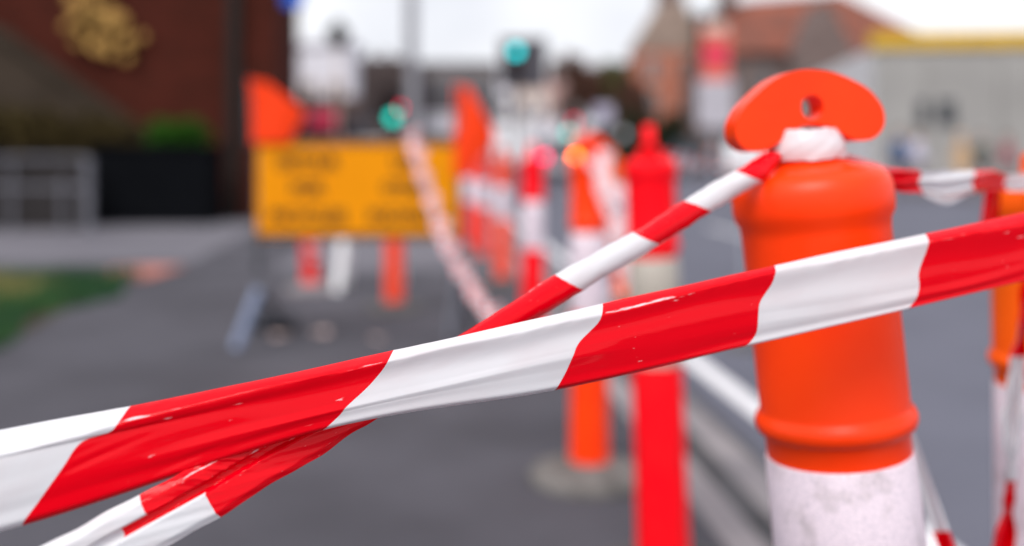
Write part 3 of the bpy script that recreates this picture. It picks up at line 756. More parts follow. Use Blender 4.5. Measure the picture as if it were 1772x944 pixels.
# pale dead leaves on the footpath
for i, (px, py, r, lab) in enumerate(((480, 586, .045, 'pale dead leaf on the footpath below the left half of the sign'), (556, 581, .055, 'larger pinkish dead leaf on the footpath below the middle of the sign'), (655, 592, .032, 'small dull leaf on the footpath below the right half of the sign'))):
    q = on_ground(px, py); m = MB(); vs = [Vector((0, 0, .02))]
    for k in range(14):
        a = 2*PI*k/14; rr = r*1.4*(1 if k % 2 == 0 else .6)*(1+.25*math.cos(a)); vs.append(Vector((rr*math.cos(a), rr*math.sin(a)*.8, .008+.02*math.sin(a*2+i)**2)))
    m.add(vs, [(0, 1+k, 1+(k+1) % 14) for k in range(14)])
    o = m.build('dead_leaf', M['deadleaf'], sm=True); o.location = q + Vector((0, 0, .004)); o.rotation_euler = (0, 0, i*1.3); tag(o, lab, 'leaf')

# ------------------------------------------------------------------ buildings
def facade_windows(parent, org, u, n, xs, zs, ww, wh, frame, pane, name='window', depth=.06):
    u = Vector(u).normalized(); n = Vector(n).normalized(); org = Vector(org)
    rot = Matrix((u, -n, Vector((0, 0, 1)))).transposed()
    for x in xs:
        for z in zs:
            c = org + u*x + Vector((0, 0, z))
            f = MB(); t = .09
            f.box(c + u*(-ww/2) , (t, depth, wh+t), 0, rot); f.box(c + u*(ww/2), (t, depth, wh+t), 0, rot)
            f.box(c + Vector((0, 0, wh/2)), (ww-t, depth, t), 0, rot); f.box(c - Vector((0, 0, wh/2+.03)), (ww+t*2.2, depth*2.4, t), 0, rot)
            f.box(c, (t*.6, depth*.7, wh-t), 0, rot)
            fo = f.build(name, frame, parent)
            p = MB(); p.box(c, (ww-t, depth*.35, wh-t), 0, rot); p.build('pane', pane, fo)

# dark red brick building at the left
lb = thing('brick_building', 'tall dark red brick building with gold crest behind the black planter', 'building', (-9, 18, 0))
lo = Vector(lb.location)
m = MB(); m.prism([Vector((-40, 17.6, 0))-lo, Vector((gx(478, 17.2), 17.2, 0))-lo, Vector((gx(509, 19.8), 19.8, 0))-lo, Vector((gx(516, 34), 34, 0))-lo, Vector((-40, 34, 0))-lo], (0, 0, 0), (0, 0, 9.5)); m.build('wall', M['brick_dark'], lb)
m = MB(); m.box(Vector((gx(402, 17.0), 17.12, 4.75))-lo, (.20, .16, 9.5)); m.build('drainpipe', M['black'], lb)
m = MB(); m.box(Vector((-22, 17.45, .3))-lo, (35, .12, .6)); m.build('plinth', M['stairstone'], lb)
m = MB(); m.box(Vector((-22, 17.4, 9.4))-lo, (36, .4, .35)); m.build('cornice', M['stairstone'], lb)
facade_windows(lb, Vector((gx(300, 17.3), 17.32, 6.2))-lo, (1, 0, 0), (0, -1, 0), [-9, -6, -3, 0], [0], 1.1, 1.8, M['stairstone'], M['glass'])
# gold ornament on the wall
gq = P(165, 45, 17.0); go = thing('wall_crest', 'weathered gold crest of two scrolls fixed high on the dark brick wall', 'ornament', gq)
m = MB(); rg = random.Random(5)
for k in range(26):
    q = P(150 + rg.gauss(0, 22), 34 + rg.gauss(0, 30), 17.0)-gq; a = rg.uniform(-.8, .8)
    m.box(q + Vector((0, .08, 0)), (rg.uniform(.12, .24), .14, rg.uniform(.10, .22)), 0, Matrix.Rotation(a, 3, 'Y'))
m.build('shield', M['gold'], go, bevel=.01)
m = MB()
for k in range(13):
    q = P(203 + rg.gauss(0, 16), 66 + rg.gauss(0, 20), 17.0)-gq; a = rg.uniform(-.8, .8)
    m.box(q + Vector((0, .08, 0)), (rg.uniform(.08, .16), .12, rg.uniform(.10, .20)), 0, Matrix.Rotation(a, 3, 'Y'))
m.build('scroll', M['gold'], go, bevel=.01)
# sloping stone stair wall with an olive hedge in front
ss = thing('stair_wall', 'sloping weathered stone stair wall rising to the left of the brick building', 'wall', (gx(100, 16.9), 17.2, 0)); so2 = Vector(ss.location)
m = MB(); pr = [P(-400, -90, 16.95), P(0, 60, 16.95), P(262, 246, 16.95)]; pr += [Vector((pr[2].x, 16.95, .0)), Vector((pr[0].x, 16.95, .0))]
m.prism([p-so2 for p in pr], (0, 0, 0), (0, .52, 0)); m.build('wall', M['stairstone'], ss)
m = MB(); m.prism([p-so2-Vector((0, .08, 0)) for p in (P(-400, -102, 16.95), P(0, 48, 16.95), P(262, 234, 16.95), P(266, 250, 16.95), P(0, 66, 16.95), P(-400, -84, 16.95))], (0, 0, 0), (0, .62, 0)); m.build('coping', M['stairstone'], ss)
def leaf_cloud(mb, c, rad, n, size, rg, m=0, flat=1.0):
    for _ in range(n):
        while True:
            q = Vector((rg.uniform(-1, 1), rg.uniform(-1, 1), rg.uniform(-1, 1)))
            if .25 < q.length < 1: break
        p = Vector(c) + Vector((q.x*rad[0], q.y*rad[1], q.z*rad[2]))
        a = Vector((rg.gauss(0, 1), rg.gauss(0, 1), rg.gauss(0, 1)*flat)).normalized(); b_ = a.orthogonal().normalized()
        b_ = (Matrix.Rotation(rg.uniform(0, 6.28), 3, a) @ b_); s_ = size*rg.uniform(.6, 1.3)
        mb.add([p-a*s_, p+b_*s_*.45, p+a*s_, p-b_*s_*.45], [(0, 1, 2, 3)], m)
rg = random.Random(11)
hg = thing('hedge', 'low olive brown hedge below the sloping stone stair wall', 'hedge', (gx(100, 16.7), 16.72, 0))
m = MB()
for k in range(26): leaf_cloud(m, (-3.6+k*.19, rg.uniform(-.08, .08), 1.42 + .30*(1-k/26)+rg.uniform(-.06, .08)), (.34, .16, .38), 180, .06, rg)
m.build('foliage', M['hedge_olive'], hg)
m = MB()
for k in range(9): m.tube([(-3.5+k*.55, .05, 0), (-3.45+k*.55, 0, 1.5)], [.03, .012], 6)
m.build('stem', M['bark'], hg)
lw = MB(); lw.box((0, 0, .55), (5.4, .22, 1.10)); o = lw.build('low_wall', mat('low_wall_render', (0.028, 0.025, 0.026), .9, .25, 1.5), None, origin=(0, 0, 0)); o.location = (gx(150, 15.0) - 2.7, 14.95, 0); tag(o, 'low grey rendered wall behind the metal handrail at the far left', 'wall')
# handrail
hr = thing('handrail', 'galvanised two bar handrail in front of the low grey wall', 'railing', (gx(150, 14), 14, 0)); ho = Vector(hr.location)
for px in (152, 108, 20, -120):
    m = MB(); m.tube([Vector((gx(px, 14), 14, 0))-ho, Vector((gx(px, 14), 14, 1.07 if px != 108 else .78))-ho],   .028 if px != 152 else .065, 10); m.build('post', M['rail_steel'], hr, sm=True)
for z in (1.06, .64):
    m = MB(); m.tube([Vector((gx(-260, 14), 14, z))-ho, Vector((gx(150, 14), 14, z))-ho, Vector((gx(160, 14.3), 14.3, z-.05))-ho], .027, 10); m.build('rail', M['rail_steel'], hr, sm=True)
# planter with shrub
pq = Vector((gx(275, 16.05), 16.05, 0)); pl = thing('planter', 'large black planter box against the dark brick building', 'planter', pq)
m = MB(); 
for (x0, x1) in ((-.95, .95),):
    m.prism([(-.93, -.4, 0), (.93, -.4, 0), (.93, .4, 0), (-.93, .4, 0)], (0, 0, 0), (0, 0, 1.22))
m.build('box', M['planter'], pl, bevel=.02)
m = MB(); m.box((0, 0, 1.24), (1.94, .88, .05)); m.build('rim', M['planter'], pl, bevel=.01)
sh = thing('shrub', 'bright green round shrub growing from the black planter', 'shrub', pq + Vector((.32, 0, 1.26)))
m = MB()
for k in range(12): leaf_cloud(m, (rg.uniform(-.35, .35), rg.uniform(-.2, .2), rg.uniform(.08, .30)), (.24, .2, .2), 110, .055, rg)
m.build('foliage', M['leaf_green'], sh)
m = MB()
for k in range(5): m.tube([(-.2+k*.1, 0, 0), (-.3+k*.15, rg.uniform(-.1, .1), .3)], [.018, .006], 6)
m.build('stem', M['bark'], sh)
# blue projecting sign on the brick building corner
bs = thing('projecting_sign', 'blue enamel sign projecting from the corner of the brick building', 'sign', P(508, -14, 17.4))
m = MB(); m.box((0, 0, 0), (.36, .06, .50)); m.build('panel', M['blue_sign'], bs, bevel=.01)
m = MB(); m.tube([(-.4, .05, .2), (.2, .05, .2)], .02, 8); m.build('bracket', M['black'], bs)

def box_building(label, cat, x0, x1, d, depth, h, wallm, name='building', z0=-.12, cols=0, rows=0, ww=1.1, wh=1.5, framem=None, roof=None, yaw=0.0, ztop=None, zbot=2.0, panem=None):
    w_ = x1-x0; t = thing(name, label, cat, ((x0+x1)/2, d, z0), yaw)
    m = MB(); m.box((0, depth/2, h/2), (w_, depth, h)); m.build('wall', wallm, t)
    m = MB(); m.box((0, depth/2, h+.12), (w_+.3, depth+.3, .24)); m.build('parapet', roof or wallm, t)
    if cols:
        xs = [(-w_/2)+w_*(i+.5)/cols for i in range(cols)]; zs = [zbot + (h-zbot-1.0)*(k+.3)/rows for k in range(rows)]
        facade_windows(t, (0, -.01, 0), (1, 0, 0), (0, -1, 0), xs, zs, ww, wh, framem or M['white'], panem or M['glass'])
    return t
def zat(py, d): return HC - (py-HY)/FPX*d
# white building left of the sky gap, and other far buildings at the end of the street
def bb(label, xa, xb, py, d, wallm, **k):
    return box_building(label, 'building', gx(xa, d), gx(xb, d), d, k.pop('depth', 12), zat(py, d)+.12, wallm, **k)
bb('pale lavender white two storey building behind the left flag', 512, 606, 78, 44, M['offwhite'], depth=2.5, cols=2, rows=2, ww=.6, wh=.9, framem=M['cream'])
sf = bb('brown shopfront building with a red awning behind the left flag', 506, 618, 178, 41, M['brownstone'], depth=2, cols=4, rows=1, framem=M['mauve'])
m = MB(); za_ = zat(206, 41)+.12; m.prism([(-.55, -.02, za_+.35), (-.55, -.9, za_-.25), (-.55, -.9, za_-.35), (-.55, -.02, za_-.1)], (0, 0, 0), (1.1, 0, 0)); m.build('awning', mat('red_awning', (.42, .03, .07), .8, .1, 4), sf)
bb('dark mauve brown building behind the tall grey pole', 612, 712, 106, 72, M['mauve'], cols=4, rows=3, framem=M['brownstone'])
bb('grey terrace building right of the tall grey pole', 716, 858, 112, 84, mat('grey_terrace', (0.17, .155, .16), .9, .2, .5), cols=5, rows=3, framem=M['mauve'])
bb('small white shop at the street end below the grey terrace', 730, 800, 200, 80, M['offwhite'], cols=3, rows=1)
bb('white tall building at the street end behind the overhead traffic light', 836, 904, 138, 110, M['offwhite'], cols=3, rows=3)
bb('cream building at the street end', 888, 948, 152, 104, M['cream'], cols=2, rows=3)
bb('dull pink building at the street end beside the russet trees', 930, 985, 140, 112, M['pinkish'], cols=2, rows=3)
bb('low white garage beside the dark hedge', 905, 985, 212, 96, M['offwhite'], cols=2, rows=1)

# brick and sandstone tower
td = 72; tw = thing('tower', 'orange brick and sandstone corner tower with a stone gable and chimney', 'tower', (gx(1160, td), td, -.12)); 
W_ = (1222-1108)/FPX*td
m = MB(); m.box((0, 2.5, 4.45), (W_, 5, 8.9)); m.build('wall', M['brick_orange'], tw)
m = MB(); zt = zat(72, td)+.12
m.box((0, 2.5, (8.9+zt)/2), (W_*1.03, 5.1, zt-8.9)); m.build('upper_storey', M['sandstone'], tw)
m = MB(); z2 = zat(2, td)+.12; m.prism([(-W_/2, -.1, zt), (W_/2, -.1, zt), (W_*.22, -.1, z2), (-W_*.12, -.1, z2)], (0, 0, 0), (0, 5, 0)); m.build('gable', M['sandstone'], tw)
m = MB(); m.box((W_*.05, 2, z2+.6), (1.9, 1.2, 1.4)); m.build('chimney', M['brownstone'], tw)
facade_windows(tw, (0, -.02, 0), (1, 0, 0), (0, -1, 0), [-1.3, 1.2], [2.6, 5.2, 7.6], .9, 1.5, M['cream'], M['glass'])
# large stone hall with terracotta roof
cd = 64; ch = thing('hall', 'large brown stone hall with a terracotta tiled roof behind the grey block building', 'building', (gx(1420, cd), cd, -.12)); cx0 = gx(1420, cd)
m = MB(); xa, xb = gx(1222, cd)-cx0, gx(1640, cd)-cx0; ze = zat(92, cd)+.12; zr = zat(2, cd+6)+.12
m.box(((xa+xb)/2, 6, ze/2), (xb-xa, 12, ze)); m.build('wall', M['brownstone'], ch)
m = MB(); m.prism([(xa-.4, -.5, ze), (xb+.4, -.5, ze), (xb-4.8, 6, zr+.5), (xa+2.4, 6, zr-.2)], (0, 0, 0), (0, .3, .12))
m.prism([(xa-.4, 12.5, ze), (xb+.4, 12.5, ze), (xb-4.8, 6.4, zr+.5), (xa+2.4, 6.4, zr-.2)], (0, 0, 0), (0, -.2, .12)); m.build('roof', M['terracotta'], ch)
g0 = gx(1362, cd)-cx0; g1 = gx(1470, cd)-cx0
m = MB(); m.prism([(g0, -1.2, 0), (g1, -1.2, 0), (g1, -1.2, ze), ((g0+g1)/2+.3, -1.2, zr-1.0), (g0, -1.2, ze)], (0, 0, 0), (0, 4.5, 0)); m.build('gable_bay', M['brownstone'], ch)
m = MB(); m.box((xa+2.2, 4, zr+.2), (1.1, 1.1, 2.2)); m.build('chimney', M['brownstone'], ch)
facade_windows(ch, (0, -.02, 0), (1, 0, 0), (0, -1, 0), [xa+1.6, xa+3.7], [3.0, 6.0], 1.1, 1.7, M['sandstone'], M['glass'])
facade_windows(ch, ((g0+g1)/2, -1.22, 0), (1, 0, 0), (0, -1, 0), [-1, 1], [5.8], 1.0, 1.9, M['sandstone'], M['glass'])
# grey block building at the right
gd = 39.0; gb = thing('block_building', 'long grey block building with a yellow parapet strip behind the pedestrians', 'building', (gx(1512, gd), gd, -.12)); go_ = Vector(gb.location)
hgt = zat(82, gd)+.12
A = Vector((0, 0, 0)); B = Vector((gx(2500, 36)-go_.x, -2.0, 0)); C_ = Vector((B.x+1, 16, 0)); D = Vector((gx(1404, 53)-go_.x, 14.0, 0))
m = MB(); m.prism([A, B, C_, D], (0, 0, 0), (0, 0, hgt)); gw = m.build('wall', [M['greyblock'], M['lit_side_block']], gb)
for p in gw.data.polygons:
    if p.normal.x < -.5 and p.normal.y < .3: p.material_index = 1  # left side wall painted paler for the light falling on it
m = MB(); uu = (B-A).normalized(); nn = Vector((uu.y, -uu.x, 0))
m.prism([A+nn*.12-uu*.1, B+nn*.12, B-nn*.4, A-nn*.4-uu*.1], (0, 0, 0), (0, 0, .62)); pr_ = m.build('parapet', M['yellow'], gb)
for v in pr_.data.vertices: v.co.z += hgt - .05
for k in range(7):
    m = MB(); c = A+uu*(2.2+k*2.7); rot = Matrix((uu, -nn, Vector((0, 0, 1)))).transposed()
    m.box(c + nn*.06 + Vector((0, 0, hgt/2)), (.28, .14, hgt-.3), 0, rot); m.build('pilaster', M['greyblock'], gb)
facade_windows(gb, A+nn*.02, uu, nn, [2.35], [2.95], 1.35, .85, M['steel_dark'], M['darkglass'])
facade_windows(gb, A+nn*.02, uu, nn, [9.0, 12.6], [2.6], 1.6, 1.0, M['greyblock'], M['glass'])
# banner sign
bd = 50; bn = thing('banner_sign', 'tall red and orange banner on a white base in front of the stone hall', 'sign', (gx(1238, bd), bd, 0)); 
bw = 50/FPX*bd
m = MB(); m.box((0, 0, (zat(38, bd)+zat(140, bd))/2), (bw, .12, zat(38, bd)-zat(140, bd))); m.build('panel', M['banner'], bn, bevel=.02)
m = MB(); m.box((0, -.075, zat(95, bd)), (bw*.8, .03, .9)); m.build('stripe', M['banner_pink'], bn)
m = MB(); m.box((0, -.075, zat(48, bd)), (bw*.8, .03, .5)); m.build('crest_panel', M['cream'], bn)
m = MB(); m.box((0, 0, zat(180, bd)), (bw*1.25, .6, zat(140, bd)-zat(222, bd))); m.build('base_cabinet', mat('cabinet_paint', (.46, .44, .49), .6, .1, 2), bn, bevel=.03)
m = MB(); m.tube([(0, 0.1, 0), (0, 0.1, zat(220, bd))], .16, 10); m.build('post', M['steel'], bn, sm=True)

# ------------------------------------------------------------------ trees
def tree(label, px, d, py_top, py_low, halfw, leafm, n, leaf, seed, dense=1.0, cat='tree', name='tree', group=None, base_z=-.1):
    rg = random.Random(seed); x = gx(px, d); t = thing(name, label, cat, (x, d, base_z), 0, group)
    zt, zl = zat(py_top, d)-base_z, max(zat(py_low, d)-base_z, .6); hw = halfw/FPX*d
    tr = MB(); tips = []
    tr.tube([(0, 0, 0), (rg.uniform(-.1, .1), 0, zl*.5), (rg.uniform(-.2, .2), .1, (zl+zt)/2), (0, 0, zt*.92)], [.26, .2, .13, .03], 8)
    for k in range(11):
        a = rg.uniform(0, 2*PI); z0 = lerp(zl*.7, zt*.7, k/10); e = Vector((math.cos(a)*hw*rg.uniform(.5, .9), math.sin(a)*hw*rg.uniform(.5, .9), lerp(zl, zt, rg.uniform(.25, .85))))
        tr.tube([(0, 0, z0), (e.x*.45, e.y*.45, lerp(z0, e.z, .65)), e], [.09, .05, .015], 6); tips.append(e)
    tr.build('trunk', M['bark'], t, sm=True)
    cr_ = MB(); per = n//22
    for k in range(22):
        e = tips[k % 11] if k < 11 else Vector((rg.uniform(-.6, .6)*hw, rg.uniform(-.6, .6)*hw, lerp(zl, zt, rg.uniform(.3, .95))))
        e = e*rg.uniform(.85, 1.05); f = (e.z-zl)/(zt-zl); taper = .75 - .35*max(0, f-.5)
        leaf_cloud(cr_, e, (hw*.42*taper, hw*.42*taper, (zt-zl)*.20), int(per*dense), leaf, rg)
    cr_.build('crown', leafm, t); return t
TG = 'street trees at the end of the road'
tree('russet brown street tree standing behind the orange bollard', 1003, 74, 92, 215, 54, M['leaf_brown'], 4800, .22, 1, group=TG)
tree('olive green tree between the russet tree and the tower', 1066, 82, 108, 205, 50, M['leaf_olive'], 4200, .24, 2, group=TG)
tree('dark russet tree close against the left side of the tower', 1092, 70, 138, 225, 38, M['leaf_brown'], 3600, .20, 3, group=TG)
tree('bare twiggy tree left of the tall grey pole', 664, 60, 82, 205, 44, M['bare'], 3400, .14, 4, group=TG)
tree('dark green tree top between the tower and the banner', 1222, 70, 20, 110, 22, M['leaf_dark'], 2000, .22, 5, group=TG)
hd = thing('hedge', 'nearly black clipped hedge under the russet trees', 'hedge', (gx(1108, 60), 60, 0)); rg = random.Random(21)
m = MB()
for k in range(48): leaf_cloud(m, (rg.uniform(-2.6, 2.6), rg.uniform(-.5, .5), rg.uniform(.5, 3.6)), (.6, .5, .5), 170, .16, rg)
m.build('foliage', M['leaf_dark'], hd)
m = MB()
for k in range(7): m.tube([(-2.3+k*.75, 0, 0), (-2.3+k*.75, 0, 3.0)], [.06, .02], 6)
m.build('stem', M['bark'], hd)
yv = thing('shrub', 'low yellow olive shrub strip in front of the black hedge', 'shrub', (gx(1072, 56), 56, 0)); m = MB()
for k in range(16): leaf_cloud(m, (-1.9+k*.26, 0, .45), (.3, .25, .38), 80, .1, rg)
m.build('foliage', M['leaf_olive'], yv)
m = MB()
for k in range(6): m.tube([(-1.7+k*.65, 0, 0), (-1.7+k*.65, 0, .5)], [.03, .01], 6)
m.build('stem', M['bark'], yv)

# hills far behind
m = MB(); vs = []; n = 60
for i in range(n+1):
    x = -420+840*i/n; z = 16+9*math.sin(i*.31)+5*math.sin(i*.83+1)
    vs += [(x, 620, -1), (x, 700, z)]
m.add(vs, [(2*i, 2*i+2, 2*i+3, 2*i+1) for i in range(n)]); tag(m.build('hills', mat('hill_trees', (0.11, .12, .13), .95, .3, .03), sm=True), kind='structure')

# ------------------------------------------------------------------ poles and traffic lights
up = thing('utility_pole', 'tall plain grey concrete pole rising behind the amber sign', 'pole', (gx(712, 24), 24, 0))
m = MB(); m.tube([(0, 0, 0), (0, 0, 9)], [.165, .125], 16); m.build('shaft', M['pole'], up, sm=True)
m = MB(); m.tube([(0, 0, 8.4), (.9, .2, 8.8), (1.9, .5, 8.9)], [.05, .04, .04], 8); m.build('arm', M['pole'], up, sm=True)
m = MB(); m.box((0, -.17, 1.3), (.14, .04, .5)); m.build('access_cover', M['steel_dark'], up)
sl = thing('street_lamp', 'dark street lamp head on a slim post before the pale building', 'street lamp', (gx(585, 40), 40, 0)); zl = zat(62, 40)
m = MB(); m.tube([(0, 0, 0), (0, 0, zl-.2)], [.07, .045], 10); m.build('post', M['cream'], sl, sm=True)
m = MB(); m.lathe([(.07, zl-.45), (.32, zl-.32), (.46, zl+.12), (.40, zl+.28), (.16, zl+.5), (.03, zl+.7)], 14); m.build('lamp_head', M['black'], sl, sm=True)
m = MB(); m.box((-.12, 0, zl), (.5, .2, .22)); m.build('bracket_arm', M['black'], sl)

def signal(label, px, py, d, lit_mat, ped=False, board=False, lit_index=0, r=.15, base_z=0.0, post_m='signal_black'):
    """a traffic light whose lit lens stands at (px, py); lenses count from the lowest"""
    zc = zat(py, d)-base_z; t = thing('traffic_light', label, 'traffic light', (gx(px, d), d, base_z)); n = 2 if ped else 3; st_ = r*2.25
    zlow = zc - lit_index*st_; hh = st_*n
    zm = zlow + (n-1)*st_/2
    m = MB(); m.tube([(0, .26, 0), (0, .26, zlow+hh*.75)], .07, 12); m.build('post', M[post_m], t, sm=True)
    m = MB(); m.box((0, .08, zm), (r*2.5, .22, hh+.06)); m.build('housing', M['signal_black'], t, bevel=.02)
    if board: m = MB(); m.box((0, .10, zm), (r*5.0, .03, hh+.5)); m.build('backboard', M['signal_black'], t)
    for k in range(n):
        z = zlow + k*st_
        m = MB(); m.disc((0, -.045, z), r, (0, -1, 0), .03, 24); m.build('lens', lit_mat if k == lit_index else M['lens_off'], t, sm=True)
        m = MB()
        vs = []
        for i in range(13):
            a = math.radians(-10 + 200*i/12)
            for (rr, y) in ((r+.015, -.03), (r+.015, -.17)): vs.append((rr*math.cos(a), y, z+rr*math.sin(a)))
        m.add(vs, [(2*i, 2*i+2, 2*i+3, 2*i+1) for i in range(12)]); m.build('visor', M['signal_black'], t, sm=True)
    return t
signal('green traffic light on the footpath just above the amber sign', 680, 203, 30, M['lens_green'])
signal('distant red pedestrian light above and beside the green light over the sign', 690, 186, 46, M['lens_red'], ped=True, lit_index=0, r=.16)
hi = signal('high teal green traffic light on a wide dark target board over the road', 893, 88, 30, M['lens_teal'], r=.15, base_z=-.12, lit_index=2)
zb_ = zat(108, 30)+.12; m = MB(); m.box((gx(906, 30)-gx(893, 30), .13, zb_), (1.42, .03, 1.50)); m.build('backboard', mat('target_board', (.085, .08, .095), .6, .1, 4), hi, bevel=.01)
signal('dim green traffic light just left of the orange bollard top', 983, 230, 46, mat('weak_green_lens', (0, .2, .15), .4, 0, 5, emit=(0.05, .42, .34), estr=4.0), r=.16, base_z=-.12)
signal('dim red light just above the dim green traffic light', 993, 209, 58, mat('weak_red_lens', (.2, 0, .02), .4, 0, 5, emit=(.38, .01, .03), estr=6.0), ped=True, r=.18, base_z=-.12)
dsn = thing('direction_sign', 'grey blank back of a road sign beside the high teal traffic light', 'sign', (gx(922, 33.5), 33.5, -.12)); z0 = zat(118, 33.5)+.12
gp = mat('sign_back', (0.12, .115, .14), .6, .15, 3)
m = MB(); m.box((0, 0, z0), (.72, .04, 1.0)); m.build('panel', gp, dsn, bevel=.01)
for k in (-.32, 0, .32):
    m = MB(); m.box((0, -.035, z0+k), (.74, .03, .04)); m.build('rail', M['steel_dark'], dsn)
m = MB(); m.tube([(0, .06, 0), (0, .06, z0+.5)], .05, 10); m.build('post', M['steel'], dsn, sm=True)
ps = thing('parking_sign', 'small pale lavender sign on a post in front of the russet trees', 'sign', (gx(1044, 55), 55, 0)); z0 = zat(196, 55)
m = MB(); m.box((0, 0, z0), (1.0, .05, .95)); m.build('panel', mat('lavender_sign', (.42, .40, .52), .5, .1, 3), ps, bevel=.02)
m = MB(); m.tube([(0, .06, 0), (0, .06, z0+.4)], .05, 8); m.build('post', M['steel'], ps, sm=True)

# ------------------------------------------------------------------ vehicles
def car(label, px, d, paint, heading=0.0, lights=None, name='parked_car', z=-.12, scale=(1, 1, 1), cat='car', group=None, tall=0.0):
    """rear faces -Y at heading 0"""
    t = thing(name, label, cat, (gx(px, d), d, z), heading, group); hw = .88*scale[0]; ln = 4.3*scale[1]; H = 1.46*scale[2]
    st = [(-.5, .55, .50, .78), (-.485, .30, .72, .92), (-.43, .24, .95, .97), (-.30, .22, .98, .99), (0, .22, .98, 1.0), (.25, .22, .95, .99), (.40, .24, .86, .96), (.485, .28, .74, .90), (.5, .5, .60, .80)]
    b = MB(); vs = []; ns = 10
    for (u, zl_, zh, wf) in st:
        zl2, zh2, ww_ = zl_*scale[2], zh*scale[2], hw*wf
        ring = [(-ww_*.9, zl2), (-ww_, zl2+.12), (-ww_*1.01, (zl2+zh2)/2), (-ww_*.97, zh2-.04), (-ww_*.88, zh2), (ww_*.88, zh2), (ww_*.97, zh2-.04), (ww_*1.01, (zl2+zh2)/2), (ww_, zl2+.12), (ww_*.9, zl2)]
        vs += [(x, u*ln+ln/2, zz) for x, zz in ring]
    fs = [(i*ns+j, i*ns+(j+1) % ns, (i+1)*ns+(j+1) % ns, (i+1)*ns+j) for i in range(len(st)-1) for j in range(ns)] + [tuple(range(ns)), tuple((len(st)-1)*ns+j for j in range(ns))]
    b.add(vs, fs)
    zb = .93*scale[2]
    cab = [(.03, zb, .84), (.14, H-.05, .70), (.36, H, .70), (.56, H-.06, .69), (.72, zb, .80)]
    vs = []
    for (u, zz, wf) in cab: vs += [(-hw*wf, u*ln, zz), (hw*wf, u*ln, zz)]
    base = [(-hw*.88, .03*ln, zb-.05), (hw*.88, .03*ln, zb-.05), (hw*.86, .72*ln, zb-.05), (-hw*.86, .72*ln, zb-.05)]
    o = len(vs); vs += base
    fs = [(2*i, 2*i+1, 2*i+3, 2*i+2) for i in range(4)] + [(o, o+3, 8, 6, 4, 2, 0), (o+1, 1, 3, 5, 7, 9, o+2)]
    b.add(vs, fs); b.build('body', paint, t, sm=True, ang=35)
    def pane(q, nm='window'):
        m = MB(); n_ = (Vector(q[1])-Vector(q[0])).cross(Vector(q[2])-Vector(q[0])).normalized(); c = sum((Vector(p) for p in q), Vector())/4
        if n_.dot(c-Vector((0, ln*.4, 1.0))) < 0: n_ = -n_
        qq = [c+(Vector(p)-c)*.86+n_*.004 for p in q]; m.prism(qq, (0, 0, 0), n_*.008); m.build(nm, M['darkglass'], t)
    q = lambda i, s: (s*hw*cab[i][2], cab[i][0]*ln, cab[i][1])
    pane([q(0, -1), q(0, 1), q(1, 1), q(1, -1)], 'rear_window'); pane([q(3, -1), q(3, 1), q(4, 1), q(4, -1)], 'windscreen')
    for s_ in (-1, 1):
        pane([(s_*hw*.85, .06*ln, zb), (s_*hw*.85, .36*ln, zb), q(2, s_), q(1, s_)], 'side_window'); pane([(s_*hw*.85, .37*ln, zb), (s_*hw*.82, .70*ln, zb), q(3, s_), q(2, s_)], 'side_window')
        for u in (.19, .80):
            m = MB(); c = Vector((s_*hw*.90, u*ln, .31)); m.tube([c-Vector((.1, 0, 0)), c+Vector((.1, 0, 0))], .31, 20); wh_ = m.build('wheel', M['tyre'], t, sm=True)
            m = MB(); m.tube([c+Vector((s_*.095, 0, 0)), c+Vector((s_*.112, 0, 0))], .19, 14); m.build('rim', M['steel'], wh_, sm=True)
        lm = (lights or {}).get(s_, M['car_red'])
        m = MB(); m.box((s_*hw*.74, -.012, .93*scale[2]), (.26, .05, .22)); m.build('tail_light', lm, t, bevel=.02)
    m = MB(); m.box((0, -.02, .62*scale[2]), (.37, .02, .11)); m.build('number_plate', M['white'], t)
    m = MB(); m.box((0, -.015, .40*scale[2]), (hw*1.7, .1, .14)); m.build('bumper', M['car_dark'], t, bevel=.03)
    return t
car('grey car driving away with a lit red tail lamp and orange indicator', 969.5, 40, mat('grey_car_paint', (.16, .155, .19), .35, .05, 3, spec=.3, coat=.2), lights={-1: M['tail_red'], 1: M['turn_orange']}, name='car', scale=(1, 1, 1.28))
car('pale silver hatchback parked between the black planter and the amber sign', 432, 20.5, M['car_silver'], heading=.25, z=0)
car('dark red car parked behind the left flag and the sign top', 566, 36, M['car_red'], heading=.1, z=0, scale=(1, 1, 1.25))
car('white car parked behind the middle of the sign top', 640, 40, M['car_white'], heading=.08, z=0, scale=(1, 1, 1.25))
car('dark car parked at the kerb far left of the street end', 752, 58, M['car_dark'], heading=.0, scale=(1, 1, 1.1))
car('blue grey car parked in front of the black hedge', 1152, 54, mat('bluegrey_car_paint', (.10, .13, .16), .3, .05, 3, spec=.4, coat=.3), heading=-1.45, z=0, scale=(1, 1, 1.35))
# white truck
tk = thing('truck', 'white box truck at the street end behind the faded red bollards', 'truck', (gx(888, 62), 62, -.12), .03)
m = MB(); m.box((0, 2.6, 2.0), (2.3, 5.2, 2.5)); m.build('cargo_box', M['car_white'], tk, bevel=.05)
m = MB(); m.prism([(-1.0, 5.3, .6), (-1.0, 7.1, .6), (-1.0, 7.1, 1.4), (-1.0, 6.6, 2.3), (-1.0, 5.3, 2.35)], (0, 0, 0), (2.0, 0, 0)); m.build('cab', M['car_white'], tk, bevel=.04)
m = MB(); m.box((0, 3.2, .62), (1.9, 6.6, .22)); m.build('chassis', M['car_dark'], tk)
for s_ in (-1, 1):
    for u in (1.2, 6.0):
        m = MB(); m.tube([(s_*.78, u, .42), (s_*1.05, u, .42)], .42, 18); m.build('wheel', M['tyre'], tk, sm=True)
    m = MB(); m.box((s_*.95, -.03, .72), (.24, .05, .12)); m.build('tail_light', M['car_red'], tk)
